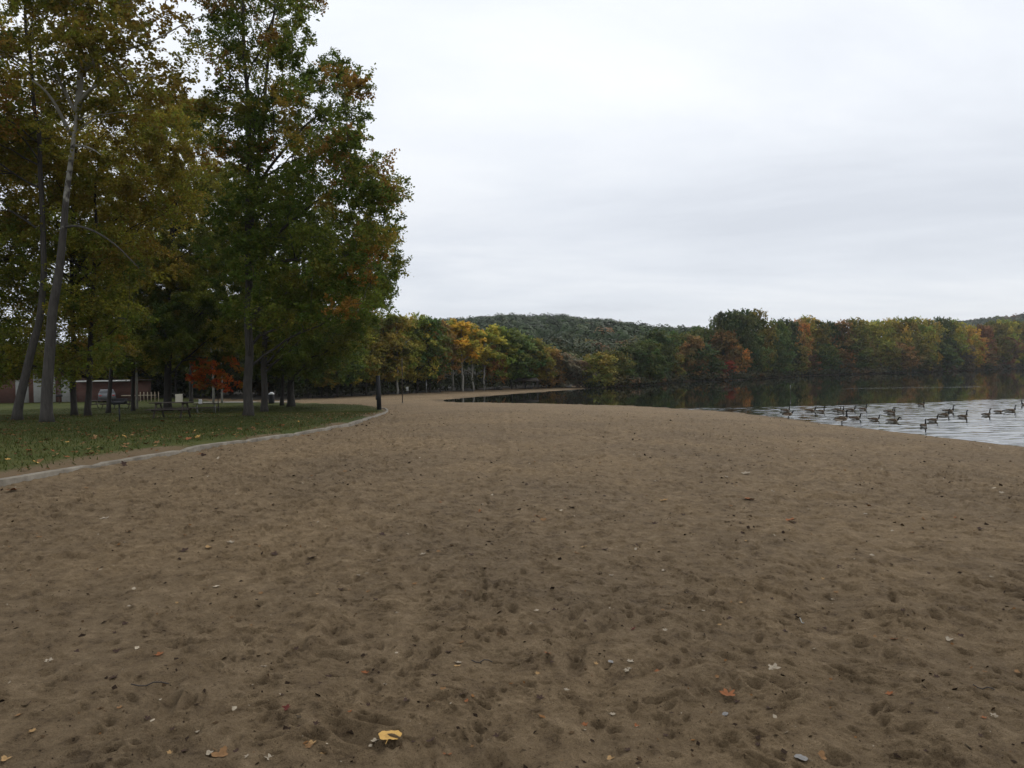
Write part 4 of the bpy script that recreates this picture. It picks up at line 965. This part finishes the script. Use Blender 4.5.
# ------------------------------------------------------------------ geese
BR, BK, WH, TN = (.095, .068, .045), (.009, .008, .008), (.75, .73, .68), (.24, .20, .15)
def goose_meshes(neck, lift, legs, seed, pitch_=0):
    """neck: list of (x, z, r) beyond the breast, relative to the body; lift raises the body"""
    spine = [(-.47, .115, .012, .006), (-.42, .115, .05, .018), (-.34, .10, .085, .05), (-.22, .085, .125, .09), (-.06, .07, .152, .12), (.10, .075, .152, .125), (.20, .095, .125, .115)]
    rings = [(x, z, ry, rz_, 0) for x, z, ry, rz_ in spine]
    path = [(s[0], s[1]) for s in spine] + [(n[0], n[1]) for n in neck]
    rad = [(s[2], s[3]) for s in spine] + [(n[2], n[2]) for n in neck]
    path = np.array(path, float); n = 14
    # refine
    t = np.arange(len(path)); tt = np.linspace(0, len(path) - 1, (len(path) - 1) * 3 + 1)
    ps = np.stack([np.interp(tt, t, path[:, 0]), np.interp(tt, t, path[:, 1])], 1); rs = np.stack([np.interp(tt, t, [r[0] for r in rad]), np.interp(tt, t, [r[1] for r in rad])], 1)
    for _ in range(2): ps[1:-1] = (ps[:-2] + 2 * ps[1:-1] + ps[2:]) / 4; rs[1:-1] = (rs[:-2] + 2 * rs[1:-1] + rs[2:]) / 4
    T = np.gradient(ps, axis=0); T /= np.linalg.norm(T, axis=1)[:, None]
    V_ = []; 
    for (x, z), (ra, rb), (tx, tz) in zip(ps, rs, T):
        for k in range(n):
            a = 2 * PI * k / n; V_.append((x - tz * math.sin(a) * rb, math.cos(a) * ra, z + tx * math.sin(a) * rb))
    m_ = len(ps); Q_ = [(i * n + k, i * n + (k + 1) % n, (i + 1) * n + (k + 1) % n, (i + 1) * n + k) for i in range(m_ - 1) for k in range(n)]
    V_ = np.array(V_); Q_ = np.array(Q_); cen = V_[Q_].mean(1)
    ring = np.repeat(np.arange(m_ - 1), n); frac = ring / 3.0; ns = len(spine) - 1; nn = len(path) - 1
    col = np.tile(BR, (len(Q_), 1)).astype(float)
    low = cen[:, 2] < .075
    col[(frac < ns) & low] = TN
    col[(frac < 4.2) & (frac > .8) & (cen[:, 2] < .10)] = WH
    col[(frac < 1.0)] = BK
    col[(frac >= ns - 1.2) & (frac < ns + .6)] = TN
    col[(frac >= ns + .6)] = BK
    hd = frac >= nn - 3.0
    cheek = hd & (frac < nn - 1.7) & (np.abs(cen[:, 1]) > .012); 
    col[cheek & (np.arange(len(col)) % 14 > 6)] = WH
    mb = MB(); mb.add(V_, Q_, col)
    if legs:
        for s in (-1, 1):
            xo = -.02 + (.07 if s > 0 else -.05)
            mb.tube([(-.01, s * .07, .0), (xo * .6, s * .07, -.1), (xo, s * .07, -.27)], [.035, .016, .011], 7, BK)
            mb.add([(xo - .03, s * .07 - .012, -.275), (xo + .10, s * .07 - .05, -.285), (xo + .11, s * .07 + .05, -.285), (xo - .03, s * .07 + .012, -.275), (xo, s * .07, -.262)], [(0, 1, 2, 3), (0, 1, 4, 4), (1, 2, 4, 4), (2, 3, 4, 4)], BK)
    V0 = np.vstack(mb.V); 
    def shape(V_):
        c, s = math.cos(pitch_), math.sin(pitch_)
        W = V_.copy(); W[:, 0] = V_[:, 0] * c - V_[:, 2] * s; W[:, 2] = V_[:, 0] * s + V_[:, 2] * c
        return W + (0, 0, lift)
    if not legs: mb.V = [shape(v) for v in mb.V]
    else: mb.V = [shape(mb.V[0])] + [v + (0, 0, lift) for v in mb.V[1:]]
    body = mb.mesh('body', M['feather'], True)
    wings = []
    for s in (-1, 1):
        w = MB(); rows = []
        for i, (x, zt, zb, yo) in enumerate([(.19, .13, .07, .125), (.13, .185, .02, .155), (.0, .195, .0, .165), (-.14, .19, .02, .15), (-.27, .17, .06, .115), (-.38, .15, .10, .07), (-.46, .135, .12, .03)]):
            rows.append([(x, s * yo * .55, zt + .012), (x, s * yo, (zt * .65 + zb * .35)), (x, s * (yo + .008), (zt * .45 + zb * .55)), (x, s * yo * .96, zb + (zt - zb) * .25)])
        R = np.array(rows).reshape(-1, 3); q = [(i * 4 + k, i * 4 + k + 1, (i + 1) * 4 + k + 1, (i + 1) * 4 + k) for i in range(6) for k in range(3)]
        cl = np.array([(.07, .048, .031) if (i + k) % 2 else (.105, .074, .048) for i in range(6) for k in range(3)]); cl[15:] = (.03, .025, .02)
        w.add(shape(R), q, cl); wings.append(w.mesh('wing', M['feather'], True))
    return body, wings
UP = [(.255, .16, .075), (.285, .25, .045), (.285, .34, .034), (.29, .42, .032), (.305, .475, .038), (.345, .49, .042), (.385, .478, .03), (.42, .465, .016), (.45, .458, .006)]
MID = [(.27, .14, .07), (.32, .20, .045), (.33, .27, .035), (.335, .325, .034), (.355, .37, .04), (.395, .375, .042), (.43, .362, .028), (.465, .35, .015), (.49, .345, .006)]
LOW = [(.29, .13, .065), (.36, .15, .045), (.43, .165, .036), (.49, .18, .036), (.53, .19, .041), (.565, .188, .038), (.60, .178, .024), (.63, .17, .013), (.655, .166, .006)]
BENT = [(.27, .14, .07), (.33, .22, .045), (.37, .28, .036), (.42, .30, .034), (.46, .27, .038), (.475, .23, .041), (.48, .19, .028), (.483, .155, .015), (.485, .13, .006)]
GM = {'up': goose_meshes(UP, .0, False, 1), 'mid': goose_meshes(MID, .0, False, 2), 'low': goose_meshes(LOW, .0, False, 3), 'bent': goose_meshes(BENT, .0, False, 4),
      'stand': goose_meshes(UP, .30, True, 5, .10), 'hunch': goose_meshes([(.27, .15, .07), (.33, .21, .045), (.37, .26, .036), (.41, .28, .036), (.45, .27, .042), (.49, .25, .03), (.52, .235, .015), (.545, .228, .006)], .29, True, 6, .12)}
geese = [(788.5, 419.5, 'hunch', 0, 'stooping goose standing at the water edge, left end of the flock'), (842, 426.3, 'stand', 0, 'alert brown goose standing on the sand edge with its neck straight up'),
         (786, 411.5, 'up', 0, 'swimming goose directly behind the stooping goose'), (811, 411.8, 'mid', 0, 'swimming goose, first to the right of the stooping goose'), (821, 412.3, 'up', 0, 'swimming goose with upright neck, second to the right of the stooping goose'),
         (837, 410.8, 'mid', 0, 'swimming goose just above the standing goose, left of a close pair'), (841, 412.2, 'up', .3, 'browner swimming goose overlapping the goose above the standing goose'), (851, 410.5, 'mid', 0, 'swimming goose right above the standing goose head'), (863, 410, 'up', 0, 'swimming goose in the back row, second right of the standing goose head'),
         (855.5, 419.3, 'mid', 0, 'swimming goose immediately right of the standing goose'), (874.5, 420.4, 'mid', 0, 'swimming goose between the standing goose and the one bending its neck'), (889, 412.5, 'mid', .1, 'rear goose of the overlapping pair above the goose bending its neck'), (892, 413.6, 'up', 0, 'front goose of the overlapping pair above the goose bending its neck'),
         (893, 421.8, 'bent', 0, 'swimming goose bending its head down to the water'), (921.5, 405.6, 'up', 0, 'farthest lone goose, on the bright edge behind the flock'), (923.5, 427, 'up', .5, 'nearest swimming goose, low and close to the sand at right'),
         (933, 421.5, 'mid', 0, 'swimming goose directly behind the nearest swimming goose'), (944.5, 416, 'up', 0, 'lower goose of the tight pair in the middle right of the flock'), (949, 412, 'up', 0, 'upper goose of the tight pair in the middle right of the flock'),
         (963, 417.8, 'up', 0, 'lone swimming goose with a white flank, right of the tight pair'), (986.5, 415.7, 'up', 0, 'lone goose with a very straight neck near the right edge'), (998.5, 412.8, 'low', 0, 'goose stretching its neck low and forward near the right edge'), (1011, 411.5, 'up', 0, 'goose touching the low-necked one, near the right edge'), (1025, 405.3, 'up', PI, 'goose cut off by the right edge of the picture')]
def sz(x, y):
    X_ = np.array([x]); Y_ = np.array([y]); ld = lawn_d(X_, Y_)[0]
    if ld > .02: return float(H(X_, Y_)[0]) + .015
    r = math.hypot(x, y); s = poly_sd(SH, X_, Y_)[0]
    return float(Hbase(X_, Y_)[0] + micro(X_, Y_)[0] * math.exp(-(r / 75) ** 2) * sstep(0, 2.5, s) + rill(X_, Y_)[0] * .6 * sstep(0, 6, s))
for px, py, pose, rz, lb in geese:
    if pose in ('stand', 'hunch'):
        g = G(px, py); z_ = max(sz(g[0], g[1]), -.02) + .01
    else:
        z = Z0(px, py); g = (z[0], z[1]); z_ = 0
    e = empty('goose', (g[0], g[1], z_), rz + RNG.uniform(-.35, .35) * (pose not in ('stand', 'hunch'))); tag(e, lb, 'goose', 'geese on the lake')
    sc = .80 + .11 * RNG.random() + (.17 if pose == 'stand' else 0); e.scale = (sc, sc, sc)
    body, wings = GM[pose]
    link('body', body, e)
    for w in wings: link('wing', w, e)

# ------------------------------------------------------------------ fallen leaves
def leaf_mesh(seed, lobes, round_=False):
    rg = np.random.default_rng(seed); n = 40; V_ = [(0, 0, 0)]
    for r_ in (.5, 1.0):
        for k in range(n):
            a = 2 * PI * k / n
            if round_: rad = .5 * (1 - .25 * abs(math.sin(a / 2)) ** 8) * (1 + .05 * math.sin(a * 9))
            else: rad = .5 * (.55 + .45 * abs(math.cos(a * lobes / 2)) ** 1.6) * (1 - .35 * math.exp(-((a - PI) / .35) ** 2)) * (1 + .08 * math.sin(a * 13))
            rr_ = rad * r_; x, y = math.cos(a) * rr_, math.sin(a) * rr_
            V_.append((x, y, (.22 if round_ else .5) * (x * x * .6 + y * y * .9) + rg.uniform(-.012, .012) + (.03 * math.sin(a * 3 + seed)) * r_))
    Q_ = [(0, 1 + k, 1 + (k + 1) % n, 0) for k in range(n)]
    me_ = bpy.data.meshes.new('leaf'); F_ = [(0, 1 + k, 1 + (k + 1) % n) for k in range(n)] + [(1 + k, 1 + n + k, 1 + n + (k + 1) % n, 1 + (k + 1) % n) for k in range(n)]
    base_ = len(V_); V_ += [(-.3, .012, .05), (-.3, -.012, .05), (-.75, -.01, .03), (-.75, .01, .03)]; F_.append((base_, base_ + 1, base_ + 2, base_ + 3))
    me_.from_pydata(V_, [], F_); a = me_.attributes.new('tint', 'FLOAT_COLOR', 'FACE'); c = np.ones((len(F_), 4), np.float32); c[:n, :3] *= .85; a.data.foreach_set('color', c.ravel())
    for p in me_.polygons: p.use_smooth = True
    me_.materials.append(M['otint']); return me_
LM = [leaf_mesh(1, 5), leaf_mesh(2, 5), leaf_mesh(3, 3), leaf_mesh(4, 5, True)]
def Gs(px, py):
    f = lambda a, b: np.array([sz(float(a[0]), float(b[0]))])
    r = ray(px, py); g = Gx(px, py, H); t = g[1]
    for _ in range(6):
        p = CAM + r * t; e_ = p[2] - sz(p[0], p[1]); t += e_ / -r[2]
    return CAM + r * t
LC = {'tan': (.32, .20, .09), 'rust': (.22, .085, .035), 'pale': (.30, .25, .185), 'dark': (.05, .03, .022), 'yellow': (.48, .29, .09), 'brown': (.2, .11, .05), 'maroon': (.10, .025, .02), 'grey': (.2, .19, .18)}
def put_leaf(px, py, s, c, v, label, group, tilt=.25, name='fallen_leaf', cat='leaf'):
    g = Gs(px, py); o = link(name, LM[v], None, (g[0], g[1], g[2] + s * (.13 if v == 3 else .07)), (RNG.uniform(-tilt, tilt), RNG.uniform(-tilt, tilt), RNG.uniform(0, 6.28)))
    o.scale = (s, s * RNG.uniform(.75, 1), s); o.color = (*LC[c], 1); tag(o, label, cat, group); return o
grp = 'fallen leaves on the sand'
for px, py, s, c, v, lb in [(390, 739.5, .125, 'yellow', 3, 'largest curled yellow leaf at the bottom centre'), (375, 741, .05, 'pale', 2, 'small pale leaf touching the largest yellow leaf'), (728, 695, .105, 'rust', 0, 'orange-brown leaf in the lower right, flattest and brightest there'), (447.5, 755, .05, 'rust', 1, 'small orange leaf at the bottom right of the largest yellow leaf'),
                            (774, 669, .085, 'pale', 1, 'pale star-shaped leaf above the bright orange-brown leaf'), (221, 755, .09, 'brown', 2, 'curled brown leaf near the bottom left'), (159, 655, .07, 'rust', 1, 'small orange leaf in the lower left sand'), (12, 491, .22, 'rust', 0, 'orange leaf lying against the kerb at the left edge'),
                            (105, 519, .13, 'pale', 1, 'pale leaf on the sand below the kerb at left'), (748, 500, .2, 'rust', 2, 'curled rust leaf in the right middle of the sand'), (790, 521, .16, 'rust', 1, 'rust leaf just below the curled one at middle right'), (664, 501, .14, 'tan', 1, 'dark tan leaf in the centre right of the sand'),
                            (724, 480, .18, 'tan', 0, 'tan leaf on the sand toward the geese, near a pale one'), (746, 474, .18, 'pale', 1, 'pale leaf on the sand nearest the geese'), (612, 663, .05, 'grey', 3, 'small grey leaf in the middle lower sand'), (632, 630, .06, 'maroon', 0, 'maroon leaf in the middle lower sand'), (286, 709, .06, 'maroon', 1, 'maroon leaf in the lower left'),
                            (25, 706, .07, 'dark', 2, 'dark curled leaf in the bottom left corner'), (49, 661, .055, 'pale', 1, 'crumpled pale leaf at left above the dark curled one'), (802, 760, .07, 'grey', 3, 'grey shell-like leaf at the bottom right'), (821, 757, .07, 'brown', 2, 'brown leaf touching the grey shell-like one'), (725, 715, .04, 'grey', 3, 'tiny grey leaf below the orange-brown leaf'),
                            (949, 640, .07, 'pale', 2, 'small pale leaf in the lower right beyond the twig'), (458, 663, .05, 'pale', 1, 'small white leaf in the lower centre'), (270, 759, .06, 'pale', 0, 'white torn leaf at the bottom left of centre'), (340, 590, .07, 'dark', 2, 'dark shrivelled leaf left of centre')]:
    put_leaf(px, py, s, c, v, lb, grp)
small_lab = {'pale': 'tiny pale leaf fragment scattered on the sand', 'dark': 'tiny dark leaf fragment scattered on the sand', 'brown': 'tiny brown leaf fragment scattered on the sand', 'rust': 'tiny rust leaf fragment scattered on the sand', 'tan': 'tiny tan leaf fragment scattered on the sand'}
rg = np.random.default_rng(99)
for i in range(260):
    py = 428 + 334 * rg.random() ** 1.25; px = rg.uniform(0, 1020)
    if py < 480 and (px < 300 or px > 850): continue
    if lawn_d(*[np.array([v]) for v in Gx(px, py, Hbase)[:2]])[0] > -.4: continue
    c = ['pale', 'dark', 'brown', 'dark', 'pale', 'rust', 'dark', 'brown', 'dark', 'tan', 'dark'][i % 11]
    s = rg.uniform(.025, .055) * (1 if py > 560 else 1.9)
    put_leaf(px, py, s, c, i % 3, small_lab[c], grp)
for i in range(75):
    px = rg.uniform(0, 330); lo = 470 - px * .145 - 3; py = lo - rg.uniform(0, 1) ** 1.3 * (40 - px * .04) + 2
    g_ = Gx(px, py, Hbase)
    if lawn_d(np.array([g_[0]]), np.array([g_[1]]))[0] < .4: continue
    c = ['tan', 'rust', 'brown', 'brown', 'yellow', 'rust'][i % 6]
    put_leaf(px, py, rg.uniform(.10, .19), c, i % 4, f'{c} fallen leaf lying in the grass of the lawn', 'fallen leaves on the lawn', .5)
# leaves and bark chips drifted against the kerb
for i in range(46):
    k = rg.integers(40, len(kl) - 8); p = kl[k]; T_ = kl[k + 1] - kl[k]; T_ /= np.linalg.norm(T_); nn_ = np.array([T_[1], -T_[0]])
    q = p + nn_ * (.2 + abs(rg.normal()) * .35); c = ['rust', 'dark', 'brown', 'dark'][i % 4]
    s = rg.uniform(.09, .17); o = link('fallen_leaf', LM[i % 3], None, (q[0], q[1], sz(q[0], q[1]) + .015), (rg.uniform(-.6, .6), rg.uniform(-.6, .6), rg.uniform(0, 6.28))); o.scale = (s, s, s); o.color = (*LC[c], 1)
    tag(o, f'{c} curled leaf drifted against the sand side of the kerb', 'leaf', 'leaves drifted against the kerb')
# twigs
for px, py, L_, a_, lb in [(801, 622, .16, 1.45, 'thin pale upright twig in the lower right sand'), (150, 686, .2, .2, 'thin dark twig lying in the lower left sand'), (482, 663, .13, .1, 'dark twig beside the small white leaf in the lower centre'), (985, 690, .12, -.5, 'dark twig near the right edge of the sand')]:
    g = Gs(px, py); t = np.linspace(-.5, .5, 6)
    MB().tube(np.c_[t * L_ * math.cos(a_), t * L_ * math.sin(a_), .012 + .01 * np.sin(t * 9)], .0035, 6).build('twig', M['white'] if 'pale' in lb else M['wood'], None, True, (g[0], g[1], g[2]), tint=False)
    o = bpy.context.scene.objects[-1]
for o in list(scn.objects):
    if o.name.startswith('twig') and 'label' not in o: pass
tw = [o for o in scn.objects if o.name.startswith('twig')]
for o, lb in zip(sorted(tw, key=lambda o: o.name), ['thin pale upright twig in the lower right sand', 'thin dark twig lying in the lower left sand', 'dark twig beside the small white leaf in the lower centre', 'dark twig near the right edge of the sand']): tag(o, lb, 'twig', 'twigs on the sand')
# debris: countless bark crumbs
n = 20000; r_ = 2.6 + 46 * rg.random(n) ** 1.2; a_ = rg.uniform(-.72, .72, n); x = r_ * np.sin(a_); y = r_ * np.cos(a_)
ok = (lawn_d(x, y) < -.2) & (poly_sd(SH, x, y) > 1); x, y, r_ = x[ok], y[ok], r_[ok]
zs = Hbase(x, y) + micro(x, y) * np.exp(-(r_ / 75) ** 2) + rill(x, y) * .6
ctr = np.c_[x, y, zs + .004]
VV, QQ = leaf_quads(ctr, .010, rg, 1.2); VV = VV.reshape(-1, 4, 3); sc_ = (.6 + rg.random(len(x)) ** 6 * 3.2)[:, None, None] * (.75 + (np.minimum(r_, 16) / 11)[:, None, None]); VV = ctr[:, None, :] + (VV - ctr[:, None, :]) * sc_
fc = palette(rg, len(x), [(.03, .02, .014), (.07, .045, .025), (.36, .30, .22), (.17, .085, .035)], [6, 4, 1, 1])
tag(link('sand_debris', qmesh('sand_debris', VV.reshape(-1, 3), QQ, M['tint'], fc)), 'bark crumbs and leaf bits scattered over the sand', 'debris', kind='stuff')
# grass blades
n = 150000; x = rg.uniform(-52, -3, n); y = 9 + 60 * rg.random(n) ** 1.25; ld = lawn_d(x, y)
ok = (ld > .25) & (rg.random(n) < np.clip(ld / .9 - .05 + .5 * vnoise(x * .8, y * .8, 71), .04, 1)) & (np.abs(x / y) < .80); x, y = x[ok], y[ok]
n = len(x); z = H(x, y) - .005; a_ = rg.uniform(0, PI, n); h_ = rg.uniform(.035, .085, n); w_ = .012
dx, dy = np.cos(a_) * w_, np.sin(a_) * w_; lx_, ly_ = rg.normal(size=n) * .03, rg.normal(size=n) * .03
gx0, gy0 = x, y
VV = np.stack([np.stack([x - dx, y - dy, z], 1), np.stack([x + dx, y + dy, z], 1), np.stack([x + dx * .3 + lx_, y + dy * .3 + ly_, z + h_], 1), np.stack([x - dx * .3 + lx_, y - dy * .3 + ly_, z + h_], 1)], 1).reshape(-1, 3)
fc = palette(rg, n, [(.048, .064, .014), (.07, .076, .018), (.036, .05, .011), (.11, .085, .034)], [3, 3, 2, 1])
tag(link('grass', qmesh('grass', VV, np.arange(n * 4).reshape(-1, 4), M['leaf'], fc)), 'short mown grass blades of the lawn', 'grass', kind='stuff')

n = 8000; x = rg.uniform(-34, -4, n); y = 9 + 38 * rg.random(n); ld = lawn_d(x, y); ok = (ld > .1) & (np.abs(x / y) < .8) & (vnoise(x * .5, y * .5, 81) + .5 * vnoise(x * 1.7, y * 1.7, 82) > -.1); x, y = x[ok], y[ok]
ctr = np.c_[x, y, H(x, y) + .045]; VV, QQ = leaf_quads(ctr, .085, rg, 2.2)
tag(link('leaf_litter', qmesh('leaf_litter', VV, QQ, M['leaf'], palette(rg, len(x), [(.14, .07, .03), (.22, .12, .05), (.08, .045, .02), (.3, .2, .08)], [4, 2, 3, .6]))), 'thin litter of brown fallen leaves in the grass', 'leaf litter', kind='stuff')
# ------------------------------------------------------------------ light
w = bpy.data.worlds.new('World'); scn.world = w; w.use_nodes = True; nt = w.node_tree
bg = nt.nodes['Background']; bg.inputs['Strength'].default_value = .1
sky = N(nt, 'ShaderNodeTexSky'); sky.sky_type = 'NISHITA'; sky.sun_disc = False; sky.sun_elevation = math.radians(42); sky.sun_rotation = math.radians(25)
tc = N(nt, 'ShaderNodeTexCoord'); sx = N(nt, 'ShaderNodeSeparateXYZ'); nt.links.new(tc.outputs['Generated'], sx.inputs[0])
ad = N(nt, 'ShaderNodeMath', operation='ADD'); nt.links.new(sx.outputs['Z'], ad.inputs[0]); ad.inputs[1].default_value = .12
mxm = N(nt, 'ShaderNodeMath', operation='MAXIMUM'); nt.links.new(ad.outputs[0], mxm.inputs[0]); mxm.inputs[1].default_value = .06
dv = N(nt, 'ShaderNodeVectorMath', operation='DIVIDE'); nt.links.new(tc.outputs['Generated'], dv.inputs[0])
cb = N(nt, 'ShaderNodeCombineXYZ'); [nt.links.new(mxm.outputs[0], cb.inputs[i]) for i in range(3)]; nt.links.new(cb.outputs[0], dv.inputs[1])
mp = N(nt, 'ShaderNodeMapping'); mp.inputs['Location'].default_value = (3.1, 1.7, 0); mp.inputs['Rotation'].default_value = (0, 0, .35); mp.inputs['Scale'].default_value = (.55, .9, 0); nt.links.new(dv.outputs[0], mp.inputs['Vector'])
nz = N(nt, 'ShaderNodeTexNoise'); nz.inputs['Scale'].default_value = .8; nz.inputs['Detail'].default_value = 6; nz.inputs['Roughness'].default_value = .58; nz.inputs['Distortion'].default_value = .3; nt.links.new(mp.outputs[0], nz.inputs['Vector'])
r = ramp(nt, nz.outputs['Fac'], [(.32, (7.2, 7.6, 8.25)), (.48, (8.1, 8.5, 9.1)), (.64, (9.1, 9.4, 9.8))])
r2 = ramp(nt, sx.outputs['Z'], [(0, (.97, .97, .98)), (.18, (.98, .98, .99)), (.42, (1.24, 1.23, 1.21)), (1, (1.3, 1.29, 1.26))])
mm = N(nt, 'ShaderNodeMixRGB', blend_type='MULTIPLY'); mm.inputs[0].default_value = 1; nt.links.new(r.outputs[0], mm.inputs[1]); nt.links.new(r2.outputs[0], mm.inputs[2])
mx = N(nt, 'ShaderNodeMixRGB'); mx.inputs[0].default_value = .94; nt.links.new(sky.outputs[0], mx.inputs[1]); nt.links.new(mm.outputs[0], mx.inputs[2])
nt.links.new(mx.outputs[0], bg.inputs['Color'])
sun = bpy.data.lights.new('sun', 'SUN'); sun.energy = 1.2; sun.angle = math.radians(12); sun.color = (1, .96, .9)
so = bpy.data.objects.new('sun', sun); COL.objects.link(so); so.rotation_euler = (math.radians(48), 0, math.radians(-25 + 180))

hz_ = MB().box((0, 0, 46), (5600, 5600, 98)).build('haze', bpy.data.materials.new('haze_air'), tint=False)
hm = hz_.data.materials[0]; hm.use_nodes = True; hn = hm.node_tree; hn.nodes.remove(hn.nodes['Principled BSDF'])
pv = N(hn, 'ShaderNodeVolumePrincipled'); pv.inputs['Color'].default_value = (.88, .92, .97, 1); pv.inputs['Density'].default_value = HAZE; pv.inputs['Anisotropy'].default_value = .2
hn.links.new(pv.outputs[0], hn.nodes['Material Output'].inputs['Volume']); tag(hz_, 'faint pale autumn haze', 'haze', kind='stuff')
vs = scn.view_settings; vs.view_transform = 'Standard'; vs.look = 'None'; vs.exposure = 0; vs.gamma = 1; vs.use_curve_mapping = False
scn.cycles.use_denoising = True; scn.cycles.max_bounces = 6; scn.cycles.diffuse_bounces = 3; scn.cycles.glossy_bounces = 3; scn.cycles.transmission_bounces = 3; scn.cycles.transparent_max_bounces = 4
